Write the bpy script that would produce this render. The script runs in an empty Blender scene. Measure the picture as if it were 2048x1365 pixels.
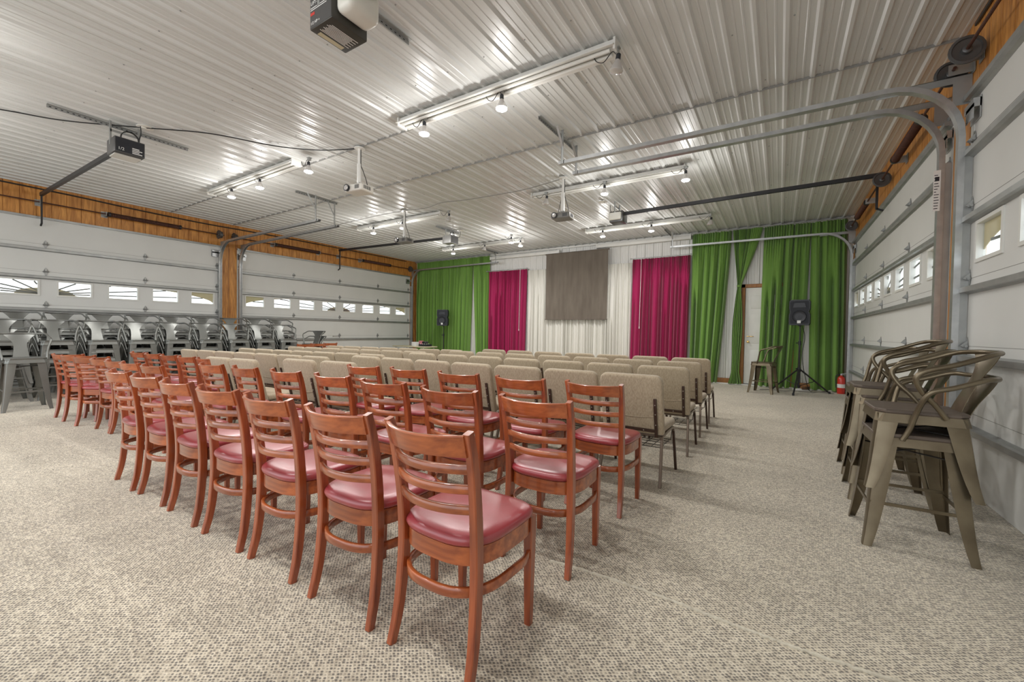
import bpy, bmesh, math, random
from mathutils import Vector, Matrix
PI = math.pi
SC = bpy.context.scene
COL = SC.collection
rnd = random.Random(7)
XL, XR, YB, ZC, CH = -11.928, 1.313, 11.777, 3.874, 1.22

# ------------------------------------------------------------------ materials
MATS = {}
def mat(name, color, rough=.5, metal=0., coat=0., sheen=0., spec=.5, noise=None, bump=None, var=0., trans=0.):
    m = bpy.data.materials.new(name); m.use_nodes = True
    nt = m.node_tree; b = nt.nodes['Principled BSDF']
    b.inputs['Base Color'].default_value = (*color, 1)
    b.inputs['Roughness'].default_value = rough
    b.inputs['Metallic'].default_value = metal
    b.inputs['Coat Weight'].default_value = coat
    b.inputs['Coat Roughness'].default_value = .12
    b.inputs['Sheen Weight'].default_value = sheen
    b.inputs['Specular IOR Level'].default_value = spec
    N, L = nt.nodes, nt.links
    tc = N.new('ShaderNodeTexCoord'); out = None
    # noise = (color2, scale xyz, amount)
    c2, sc, amt = noise if noise else (tuple(c*.85 for c in color), (3, 3, 3), .5)
    mp = N.new('ShaderNodeMapping'); mp.inputs['Scale'].default_value = sc
    L.new(tc.outputs['Object'], mp.inputs['Vector'])
    n = N.new('ShaderNodeTexNoise'); n.inputs['Scale'].default_value = 1; n.inputs['Detail'].default_value = 5
    L.new(mp.outputs[0], n.inputs['Vector'])
    mr = N.new('ShaderNodeMapRange'); mr.inputs[1].default_value = .35; mr.inputs[2].default_value = .65
    mr.inputs[4].default_value = amt
    L.new(n.outputs['Fac'], mr.inputs[0])
    mx = N.new('ShaderNodeMix'); mx.data_type = 'RGBA'
    mx.inputs[6].default_value = (*color, 1); mx.inputs[7].default_value = (*c2, 1)
    L.new(mr.outputs[0], mx.inputs[0]); out = mx.outputs[2]
    if var:
        oi = N.new('ShaderNodeObjectInfo'); hs = N.new('ShaderNodeHueSaturation')
        m2 = N.new('ShaderNodeMapRange'); m2.inputs[3].default_value = 1-var; m2.inputs[4].default_value = 1+var
        L.new(oi.outputs['Random'], m2.inputs[0]); L.new(m2.outputs[0], hs.inputs['Value'])
        L.new(out, hs.inputs['Color']); out = hs.outputs[0]
    L.new(out, b.inputs['Base Color'])
    if bump:
        bs, bd = bump
        mp2 = N.new('ShaderNodeMapping'); mp2.inputs['Scale'].default_value = bs
        L.new(tc.outputs['Object'], mp2.inputs['Vector'])
        n2 = N.new('ShaderNodeTexNoise'); n2.inputs['Scale'].default_value = 1; n2.inputs['Detail'].default_value = 3
        L.new(mp2.outputs[0], n2.inputs['Vector'])
        bp = N.new('ShaderNodeBump'); bp.inputs['Strength'].default_value = bd; bp.inputs['Distance'].default_value = .01
        L.new(n2.outputs['Fac'], bp.inputs['Height']); L.new(bp.outputs[0], b.inputs['Normal'])
    if trans: b.inputs['Transmission Weight'].default_value = trans
    MATS[name] = m
    return m
mat('wood_v', (.38, .088, .025), .3, coat=.8, noise=((.20, .035, .010), (38, 38, 3), .9), var=.15)
mat('wood_h', (.42, .108, .028), .3, coat=.8, noise=((.21, .042, .011), (3, 38, 38), .9), var=.15)
mat('vinyl', (.33, .028, .042), .36, coat=.55, noise=((.28, .03, .035), (9, 9, 9), .6), bump=((300, 300, 300), .08))
mat('beige_fabric', (.47, .39, .28), .95, sheen=.3, noise=((.28, .222, .15), (190, 190, 14), .75), bump=((400, 400, 60), .3), spec=.2)
mat('brown_steel', (.07, .04, .03), .35, metal=.5, coat=.3)
mat('bronze_steel', (.20, .155, .12), .35, metal=.6)
mat('wire', (.06, .055, .05), .4, metal=.6)
mat('screw', (.75, .73, .68), .3, metal=.9)
mat('gunmetal', (.20, .165, .11), .33, metal=.75, noise=((.115, .09, .058), (5, 5, 5), .8))
mat('stool_wood', (.13, .10, .078), .55, noise=((.07, .052, .04), (60, 4, 30), .8))
mat('gunmetal_gray', (.21, .215, .205), .36, metal=.7, noise=((.19, .195, .18), (5, 5, 5), .7))
mat('galv', (.52, .53, .53), .33, metal=.8, noise=((.40, .41, .42), (14, 14, 14), .6))
mat('galv_strut', (.42, .43, .42), .42, metal=.65, noise=((.30, .31, .31), (6, 6, 6), .6))
mat('black_metal', (.018, .018, .02), .4)
mat('rust', (.10, .035, .02), .6, metal=.3, noise=((.045, .02, .013), (40, 40, 40), .8))
mat('door_white', (.69, .695, .67), .48, noise=((.64, .645, .62), (2, 2, 2), .5), bump=((60, 60, 600), .12))
mat('door_line', (.30, .30, .28), .7)
mat('frame_white', (.74, .74, .70), .45)
mat('muntin', (.22, .22, .21), .6)
mat('ceiling_metal', (.65, .66, .645), .36, noise=((.575, .583, .57), (1.5, .6, 1), .6), spec=.6)
mat('wall_metal', (.72, .715, .69), .35, noise=((.66, .66, .64), (1.5, 1, .6), .5))
mat('white_trim', (.74, .735, .70), .4)
mat('green_cloth', (.165, .31, .065), .85, sheen=.25, noise=((.14, .27, .05), (3, 3, .7), .6), bump=((300, 300, 300), .15), spec=.2)
mat('magenta_cloth', (.33, .014, .085), .8, sheen=.2, noise=((.33, .009, .075), (3, 3, .7), .6), spec=.25)
mat('sheer_cloth', (.74, .73, .68), .9, noise=((.70, .685, .64), (4, 4, .5), .6), spec=.2)
mat('gray_blind', (.165, .14, .115), .9, noise=((.12, .10, .082), (7, 7, 1.2), .8), bump=((10, 10, 500), .3), spec=.2)
mat('oak_trim', (.36, .16, .045), .5, noise=((.25, .10, .03), (25, 25, 3), .8))
mat('brass', (.75, .52, .2), .25, metal=.9)
mat('black_plastic', (.010, .012, .018), .45, coat=.1)
mat('speaker_grille', (.016, .019, .026), .7)
mat('label_white', (.8, .8, .78), .5)
mat('label_red', (.55, .04, .03), .5)
mat('label_tan', (.6, .55, .38), .6)
mat('gray_case', (.10, .10, .10), .35, metal=.4)
mat('dark_case', (.045, .043, .036), .4)
mat('silver_case', (.42, .42, .41), .4, metal=.5)
mat('lens_plastic', (.70, .69, .63), .35)
mat('red_paint', (.62, .035, .02), .3, coat=.5)
mat('projector_white', (.72, .70, .64), .4)
mat('projector_gray', (.20, .195, .18), .45)
mat('cable_black', (.015, .015, .015), .6)
mat('cable_gray', (.24, .235, .22), .6)
mat('bulb_glass', (.62, .60, .58), .12, metal=.35)
mat('pink_card', (.7, .25, .28), .6)

def emis(name, col, s):
    m = bpy.data.materials.new(name); m.use_nodes = True
    nt = m.node_tree; b = nt.nodes['Principled BSDF']
    b.inputs['Emission Color'].default_value = (*col, 1); b.inputs['Emission Strength'].default_value = s
    MATS[name] = m
emis('bulb_lit', (1, .96, .9), 22)

def plywood():
    m = bpy.data.materials.new('plywood'); m.use_nodes = True; nt = m.node_tree; N, L = nt.nodes, nt.links
    b = N['Principled BSDF']; tc = N.new('ShaderNodeTexCoord')
    mp = N.new('ShaderNodeMapping'); mp.inputs['Scale'].default_value = (9, 9, 1.1); L.new(tc.outputs['Object'], mp.inputs[0])
    n = N.new('ShaderNodeTexNoise'); n.inputs['Scale'].default_value = 1.6; n.inputs['Detail'].default_value = 7; n.inputs['Distortion'].default_value = 1.5
    L.new(mp.outputs[0], n.inputs['Vector'])
    cr = N.new('ShaderNodeValToRGB'); e = cr.color_ramp.elements
    e[0].position = .3; e[0].color = (.34, .125, .022, 1); e[1].position = .7; e[1].color = (.70, .33, .08, 1)
    L.new(n.outputs['Fac'], cr.inputs[0]); L.new(cr.outputs[0], b.inputs['Base Color']); b.inputs['Roughness'].default_value = .45
    bp = N.new('ShaderNodeBump'); bp.inputs['Strength'].default_value = .3; bp.inputs['Distance'].default_value = .01
    L.new(n.outputs['Fac'], bp.inputs['Height']); L.new(bp.outputs[0], b.inputs['Normal'])
    MATS['plywood'] = m
plywood()
MATS['vinyl'].node_tree.nodes['Principled BSDF'].inputs['Coat Roughness'].default_value = .32
MATS['vinyl'].node_tree.nodes['Principled BSDF'].inputs['Coat Weight'].default_value = 1
def carpet():
    m = bpy.data.materials.new('carpet'); m.use_nodes = True; nt = m.node_tree; N, L = nt.nodes, nt.links
    b = N['Principled BSDF']; b.inputs['Roughness'].default_value = .95; b.inputs['Specular IOR Level'].default_value = .15
    b.inputs['Sheen Weight'].default_value = .25
    tc = N.new('ShaderNodeTexCoord')
    mp = N.new('ShaderNodeMapping'); mp.inputs['Scale'].default_value = (66, 82, 1); mp.inputs['Rotation'].default_value = (0, 0, .86)
    L.new(tc.outputs['Object'], mp.inputs[0])
    v = N.new('ShaderNodeTexVoronoi'); v.inputs['Scale'].default_value = 1; v.inputs['Randomness'].default_value = .36
    L.new(mp.outputs[0], v.inputs['Vector'])
    sep = N.new('ShaderNodeSeparateColor'); L.new(v.outputs['Color'], sep.inputs[0])
    cr = N.new('ShaderNodeValToRGB'); e = cr.color_ramp.elements
    e[0].position = 0; e[0].color = (.45, .395, .31, 1); e[1].position = 1; e[1].color = (.71, .645, .52, 1)
    k = cr.color_ramp.elements.new(.35); k.color = (.57, .51, .40, 1)
    k = cr.color_ramp.elements.new(.7); k.color = (.645, .58, .46, 1)
    L.new(sep.outputs[0], cr.inputs[0])
    edge = N.new('ShaderNodeMapRange'); edge.inputs[1].default_value = .24; edge.inputs[2].default_value = .50
    edge.inputs[3].default_value = .92; edge.inputs[4].default_value = 0
    L.new(v.outputs['Distance'], edge.inputs[0])
    mx = N.new('ShaderNodeMix'); mx.data_type = 'RGBA'; mx.inputs[7].default_value = (.12, .108, .098, 1)
    L.new(edge.outputs[0], mx.inputs[0]); L.new(cr.outputs[0], mx.inputs[6])
    n = N.new('ShaderNodeTexNoise'); n.inputs['Scale'].default_value = 1.1; n.inputs['Detail'].default_value = 6
    L.new(tc.outputs['Object'], n.inputs['Vector'])
    m2 = N.new('ShaderNodeMapRange'); m2.inputs[1].default_value = .35; m2.inputs[2].default_value = .7; m2.inputs[3].default_value = 1.06; m2.inputs[4].default_value = .86
    L.new(n.outputs['Fac'], m2.inputs[0])
    hs = N.new('ShaderNodeHueSaturation'); L.new(mx.outputs[2], hs.inputs['Color']); L.new(m2.outputs[0], hs.inputs['Value'])
    L.new(hs.outputs[0], b.inputs['Base Color'])
    bp = N.new('ShaderNodeBump'); bp.inputs['Strength'].default_value = .5; bp.inputs['Distance'].default_value = .006
    L.new(v.outputs['Distance'], bp.inputs['Height']); L.new(bp.outputs[0], b.inputs['Normal'])
    MATS['carpet'] = m
carpet()
def glass():
    m = bpy.data.materials.new('pane_glass'); m.use_nodes = True; nt = m.node_tree; N, L = nt.nodes, nt.links
    N.remove(N['Principled BSDF']); o = N['Material Output']
    t = N.new('ShaderNodeBsdfTransparent'); t.inputs[0].default_value = (.96, .97, .96, 1)
    g = N.new('ShaderNodeBsdfGlossy'); g.inputs['Roughness'].default_value = .05
    mx = N.new('ShaderNodeMixShader'); mx.inputs[0].default_value = .06
    L.new(t.outputs[0], mx.inputs[1]); L.new(g.outputs[0], mx.inputs[2]); L.new(mx.outputs[0], o.inputs[0])
    MATS['pane_glass'] = m
glass()
def sunburst():
    m = bpy.data.materials.new('sunburst'); m.use_nodes = True; nt = m.node_tree; N, L = nt.nodes, nt.links
    b = N['Principled BSDF']; b.inputs['Base Color'].default_value = (.62, .56, .40, 1); b.inputs['Roughness'].default_value = .6
    t = N.new('ShaderNodeBsdfTranslucent'); t.inputs[0].default_value = (.62, .56, .42, 1)
    n = N.new('ShaderNodeTexNoise'); n.inputs['Scale'].default_value = 9
    r_ = N.new('ShaderNodeMapRange'); r_.inputs[3].default_value = .3; r_.inputs[4].default_value = .6; L.new(n.outputs['Fac'], r_.inputs[0])
    mx = N.new('ShaderNodeMixShader'); L.new(r_.outputs[0], mx.inputs[0]); L.new(b.outputs[0], mx.inputs[1]); L.new(t.outputs[0], mx.inputs[2]); L.new(mx.outputs[0], N['Material Output'].inputs[0])
    MATS['sunburst'] = m
sunburst()

# ------------------------------------------------------------------ mesh building
class MB:
    def __init__(s): s.bm = bmesh.new()
    def poly(s, vs, faces, M=None):
        b = [s.bm.verts.new((M @ Vector(v)) if M else v) for v in vs]
        for f in faces:
            try: s.bm.faces.new([b[i] for i in f])
            except ValueError: pass
        return s
    def box(s, a, b, M=None):
        x0, y0, z0 = a; x1, y1, z1 = b
        v = [(x0,y0,z0),(x1,y0,z0),(x1,y1,z0),(x0,y1,z0),(x0,y0,z1),(x1,y0,z1),(x1,y1,z1),(x0,y1,z1)]
        return s.poly(v, [(0,3,2,1),(4,5,6,7),(0,1,5,4),(1,2,6,5),(2,3,7,6),(3,0,4,7)], M)
    def rbox(s, a, b, r=.01, seg=2, M=None):
        t = bmesh.new(); c = [(a[i]+b[i])/2 for i in range(3)]; d = [abs(b[i]-a[i]) for i in range(3)]
        bmesh.ops.create_cube(t, size=1)
        for v in t.verts: v.co = Vector((v.co.x*d[0]+c[0], v.co.y*d[1]+c[1], v.co.z*d[2]+c[2]))
        bmesh.ops.bevel(t, geom=list(t.edges), offset=min(r, min(d)*.49), segments=seg, affect='EDGES', profile=.5)
        return s.take(t, M)
    def take(s, t, M=None):
        t.verts.index_update(); mp = {}
        for v in t.verts: mp[v.index] = s.bm.verts.new((M @ v.co) if M else v.co)
        for f in t.faces: s.bm.faces.new([mp[v.index] for v in f.verts])
        t.free(); return s
    def sweep(s, path, prof, side=(1,0,0), scales=None, M=None, closed=False):
        # prof: list of (a along side, b along side x tangent)
        path = [Vector(p) for p in path]; side = Vector(side).normalized(); n = len(path); k = len(prof); vs = []
        for i, p in enumerate(path):
            if closed: t = path[(i+1) % n]-path[i-1]
            else: t = path[min(i+1, n-1)]-path[max(i-1, 0)]
            t.normalize(); nn = side.cross(t).normalized(); sc = scales[i] if scales else 1
            if not isinstance(sc, tuple): sc = (sc, sc)
            for a, b in prof: vs.append(p+side*a*sc[0]+nn*b*sc[1])
        fs = []
        for i in range(n if closed else n-1):
            j = (i+1) % n
            for q in range(k): fs.append((i*k+q, i*k+(q+1) % k, j*k+(q+1) % k, j*k+q))
        if not closed: fs += [tuple(range(k))[::-1], tuple((n-1)*k+q for q in range(k))]
        return s.poly(vs, fs, M)
    def tube(s, path, r, n=8, closed=False, M=None):
        path = [Vector(p) for p in path]; m = len(path); vs = []; ref = None
        for i, p in enumerate(path):
            t = (path[(i+1) % m]-path[i-1]) if closed else (path[min(i+1, m-1)]-path[max(i-1, 0)])
            t.normalize()
            if ref is None:
                ref = Vector((0,0,1)) if abs(t.z) < .9 else Vector((1,0,0))
            u = (ref-t*ref.dot(t))
            if u.length < 1e-5: u = t.orthogonal()
            u.normalize(); ref = u; w = t.cross(u); rr = r[i] if isinstance(r, (list, tuple)) else r
            for q in range(n):
                a = 2*PI*q/n; vs.append(p+u*math.cos(a)*rr+w*math.sin(a)*rr)
        fs = []
        for i in range(m if closed else m-1):
            j = (i+1) % m
            for q in range(n): fs.append((i*n+q, i*n+(q+1) % n, j*n+(q+1) % n, j*n+q))
        if not closed: fs += [tuple(range(n))[::-1], tuple((m-1)*n+q for q in range(n))]
        return s.poly(vs, fs, M)
    def cyl(s, p0, p1, r, n=12, M=None): return s.tube([p0, p1], r, n, M=M)
    def lathe(s, prof, c=(0,0,0), n=16, M=None):
        vs = []; k = len(prof)
        for q in range(n):
            a = 2*PI*q/n
            for r, z in prof: vs.append((c[0]+r*math.cos(a), c[1]+r*math.sin(a), c[2]+z))
        fs = [(q*k+i, ((q+1) % n)*k+i, ((q+1) % n)*k+i+1, q*k+i+1) for q in range(n) for i in range(k-1)]
        fs += [tuple(q*k for q in range(n))[::-1], tuple(q*k+k-1 for q in range(n))]
        return s.poly(vs, fs, M)
    def prism(s, pts, z0, z1, M=None):
        n = len(pts); vs = [(x, y, z0) for x, y in pts]+[(x, y, z1) for x, y in pts]
        return s.poly(vs, [tuple(range(n))[::-1], tuple(range(n, 2*n))]+[(i, (i+1) % n, n+(i+1) % n, n+i) for i in range(n)], M)
    def loft(s, rings, M=None, cap=True):
        k = len(rings[0]); vs = [p for r in rings for p in r]; fs = []
        for i in range(len(rings)-1):
            for q in range(k): fs.append((i*k+q, i*k+(q+1) % k, (i+1)*k+(q+1) % k, (i+1)*k+q))
        if cap: fs += [tuple(range(k))[::-1], tuple((len(rings)-1)*k+q for q in range(k))]
        return s.poly(vs, fs, M)
    def grid(s, f, nu, nv, th=0., M=None):
        # f(u,v)->(x,y,z); u,v in 0..1 ; th = thickness
        P = [[Vector(f(i/nu, j/nv)) for i in range(nu+1)] for j in range(nv+1)]
        vs = [p for r in P for p in r]; w = nu+1
        fs = [(j*w+i, j*w+i+1, (j+1)*w+i+1, (j+1)*w+i) for j in range(nv) for i in range(nu)]
        if th:
            off = len(vs); nn = []
            for j in range(nv+1):
                for i in range(nu+1):
                    du = P[j][min(i+1, nu)]-P[j][max(i-1, 0)]; dv = P[min(j+1, nv)][i]-P[max(j-1, 0)][i]
                    q = du.cross(dv); q = q.normalized() if q.length > 1e-9 else Vector((0,1,0)); nn.append(P[j][i]+q*th)
            vs += nn; fs2 = [tuple(off+q for q in f_[::-1]) for f_ in fs]; fs += fs2
            for i in range(nu):
                fs.append((i+1, i, off+i, off+i+1)); a = nv*w+i; fs.append((a, a+1, off+a+1, off+a))
            for j in range(nv):
                a, b = j*w, (j+1)*w; fs.append((a, b, off+b, off+a)); a += nu; b += nu; fs.append((b, a, off+a, off+b))
        return s.poly(vs, fs, M)
    def build(s, name, m, parent=None, smooth=35, loc=None):
        bmesh.ops.recalc_face_normals(s.bm, faces=list(s.bm.faces))
        me = bpy.data.meshes.new(name); s.bm.to_mesh(me); s.bm.free()
        me.materials.append(MATS[m] if isinstance(m, str) else m)
        if smooth:
            me.polygons.foreach_set('use_smooth', [True]*len(me.polygons)); me.set_sharp_from_angle(angle=math.radians(smooth))
        o = bpy.data.objects.new(name, me); COL.objects.link(o)
        if parent: o.parent = parent
        if loc: o.location = loc
        return o
def thing(name, label, cat, loc=(0,0,0), rz=0, group=None):
    o = bpy.data.objects.new(name, None); COL.objects.link(o); o.empty_display_size = .1
    o.location = loc; o.rotation_euler = (0, 0, rz); return tag(o, label, cat, group)
def tag(o, label=None, cat=None, group=None, kind=None):
    if label: o['label'] = label
    if cat: o['category'] = cat
    if group: o['group'] = group
    if kind: o['kind'] = kind
    return o
def dup(root, loc, rz, label, group=None):
    r = root.copy(); COL.objects.link(r); r.location = loc; r.rotation_euler = (0, 0, rz); r['label'] = label
    if group: r['group'] = group
    for ch in list(root.children):
        c = ch.copy(); COL.objects.link(c); c.parent = r
        for g in list(ch.children):
            d = g.copy(); COL.objects.link(d); d.parent = c
    return r
def crom(pts, k=5, closed=False):
    pts = [Vector(p) for p in pts]; n = len(pts); out = []
    for i in range(n if closed else n-1):
        p0 = pts[i-1] if (i > 0 or closed) else pts[0]; p1 = pts[i]; p2 = pts[(i+1) % n]
        p3 = pts[(i+2) % n] if (i+2 < n or closed) else pts[-1]
        for j in range(k):
            t = j/k
            out.append(.5*((2*p1)+(-p0+p2)*t+(2*p0-5*p1+4*p2-p3)*t*t+(-p0+3*p1-3*p2+p3)*t**3))
    if not closed: out.append(pts[-1])
    return out
def rect(a, b): return [(-a, -b), (a, -b), (a, b), (-a, b)]
def rrect(a, b, c): return [(-a+c,-b),(a-c,-b),(a,-b+c),(a,b-c),(a-c,b),(-a+c,b),(-a,b-c),(-a,-b+c)]
ORD = ['first','second','third','fourth','fifth','sixth','seventh','eighth','ninth','tenth']
def mirror(M=None): return Matrix.Diagonal((-1,1,1,1))

def text_mesh(txt, size, m, parent, M, name='lettering', depth=.0006):
    cu = bpy.data.curves.new('t', 'FONT'); cu.body = txt; cu.size = size; cu.extrude = depth
    ob = bpy.data.objects.new('t', cu); COL.objects.link(ob)
    dg = bpy.context.evaluated_depsgraph_get(); me = bpy.data.meshes.new_from_object(ob.evaluated_get(dg))
    COL.objects.unlink(ob); bpy.data.objects.remove(ob); me.transform(M); me.materials.clear(); me.materials.append(MATS[m]); me.name = name
    o = bpy.data.objects.new(name, me); COL.objects.link(o); o.parent = parent; return o

# ------------------------------------------------------------------ setting
YF = -3.6     # how far the room is built behind the camera
MB().box((XL-.15, YF, -.1), (XR+.15, YB+.1, 0)).build('floor', 'carpet', smooth=0)['kind'] = 'structure'
bpy.data.objects['floor']['kind'] = 'structure'
# carpet seam: a frayed ridge
s = MB(); r2 = random.Random(3)
pts = [(-1.0+i*.012, 1.985+r2.uniform(-.004, .004)+.02*math.sin(i*.05), .002+r2.uniform(0, .003)) for i in range(190)]
s.tube(pts, [.005+r2.uniform(0, .0045) for _ in pts], 6)
mat('seam_fluff', (.60, .56, .46), .95, noise=((.40, .36, .29), (60, 60, 60), .7))
tag(s.build('trim_1', 'seam_fluff'), kind='structure')
def ribbed(x0, x1, y0, y1, z, down=True, pitch=.2286, name='ceiling'):
    # exposed fastener panel: tall ribs with two low ribs between, ribs run along y
    prof = []; x = x0; h = -.022; l = -.005
    while x < x1:
        for dx, dz in ((0, 0), (.018, h), (.045, h), (.063, 0), (.095, 0), (.101, l), (.113, l), (.119, 0), (.165, 0), (.171, l), (.183, l), (.189, 0)):
            if x+dx < x1: prof.append((x+dx, dz))
        x += pitch
    prof.append((x1, 0)); return prof
# ceiling in three panel lengths, each lapping over the next
prof = ribbed(XL, XR, 0, 0, 0)
s = MB()
for (ya, yb, dz) in ((YF, 5.30, 0), (5.27, YB+.02, .004)):
    vs = [(x, ya, ZC+dz+z) for x, z in prof]+[(x, yb, ZC+dz+z) for x, z in prof]; n = len(prof)
    s.poly(vs, [(i, i+1, n+i+1, n+i) for i in range(n-1)])
    vs = [(x, ya, ZC+.06) for x, z in (prof[0], prof[-1])]+[(x, yb, ZC+.06) for x, z in (prof[-1], prof[0])]
    s.poly(vs, [(0,1,2,3)])
ceil = s.build('ceiling', 'ceiling_metal', smooth=0); ceil['kind'] = 'structure'
s = MB()   # screw heads in rows
for j in range(13):
    y = .6+j*.9
    for i in range(0, 57):
        x = XL+.08+i*.2286
        if x < XR and (i+j) % 2 == 0: s.lathe([(.001, -.008), (.006, -.007), (.007, 0)], (x, y, ZC), 6)
sc = s.build('screw', 'galv_strut', ceil); sc['kind'] = 'stuff'
# back wall ribs run vertically
s = MB(); prof = ribbed(XL, XR, 0, 0, 0); n = len(prof)
s.poly([(x, YB+z, 0) for x, z in prof]+[(x, YB+z, ZC+.05) for x, z in prof], [(i, i+1, n+i+1, n+i) for i in range(n-1)])
s.poly([(XL, YB+.08, 0), (XR, YB+.08, 0), (XR, YB+.08, ZC+.05), (XL, YB+.08, ZC+.05)], [(0,1,2,3)])
wb = s.build('wall_back', 'wall_metal', smooth=0); wb['kind'] = 'structure'
# wood sill board and pale concrete ledge along the back wall
tag(MB().rbox((XL+.02, YB-.06, .035), (-.83, YB-.024, .15), .004).build('baseboard_back', 'oak_trim'), kind='structure')
tag(MB().rbox((.25, YB-.06, .035), (XR-.02, YB-.024, .15), .004).build('baseboard_back', 'oak_trim'), kind='structure')
tag(MB().rbox((XL+.02, YB-.13, .0), (XR-.02, YB-.024, .034), .006).build('trim_2', 'white_trim'), kind='structure')
# white metal trims where ceiling meets back wall
s = MB().box((XL+.03, YB-.075, ZC-.075), (XR-.02, YB-.024, ZC-.03)); tag(s.build('trim_3', 'white_trim'), kind='structure')

# side walls : plywood header, posts; overhead doors fill the openings
ZT_L, ZT_R = 3.28, 3.30
def side_wall(name, X, sgn, ztop, posts, yend):
    # sgn +1: wall faces +x (left wall); planks with V grooves every .2 m
    s = MB(); T = .09
    def board(y0, y1, z0, z1):
        y = y0
        while y < y1-.01:
            e = min(y+.203, y1)
            s.box((X-T*(sgn > 0), y+.004, z0), (X+T*(sgn < 0), e-.004, z1)); y = e
        s.box((X-T*(sgn > 0)-.02*(sgn > 0)+.0, y0, z0), (X+T*(sgn < 0)+.02*(sgn < 0), y1, z1), Matrix.Translation((-.012*sgn, 0, 0)))
    board(YF, YB, ztop-.03, ZC+.03)
    for y0, y1 in posts: board(y0, y1, 0, ztop-.03)
    o = s.build(name, 'plywood', smooth=0); o['kind'] = 'structure'; return o
side_wall('wall_left', XL, 1, ZT_L, [(5.0, 5.37), (11.42, YB), (YF, -1.0)], 0)
side_wall('wall_right', XR, -1, ZT_R, [(5.08, 5.48), (11.5, YB), (YF, -.95)], 0)
# post corner bead (thin pale strip down the left post)
tag(MB().box((XL, 5.16, 0), (XL+.006, 5.175, 3.8)).build('trim_4', 'oak_trim'), kind='structure')

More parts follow.
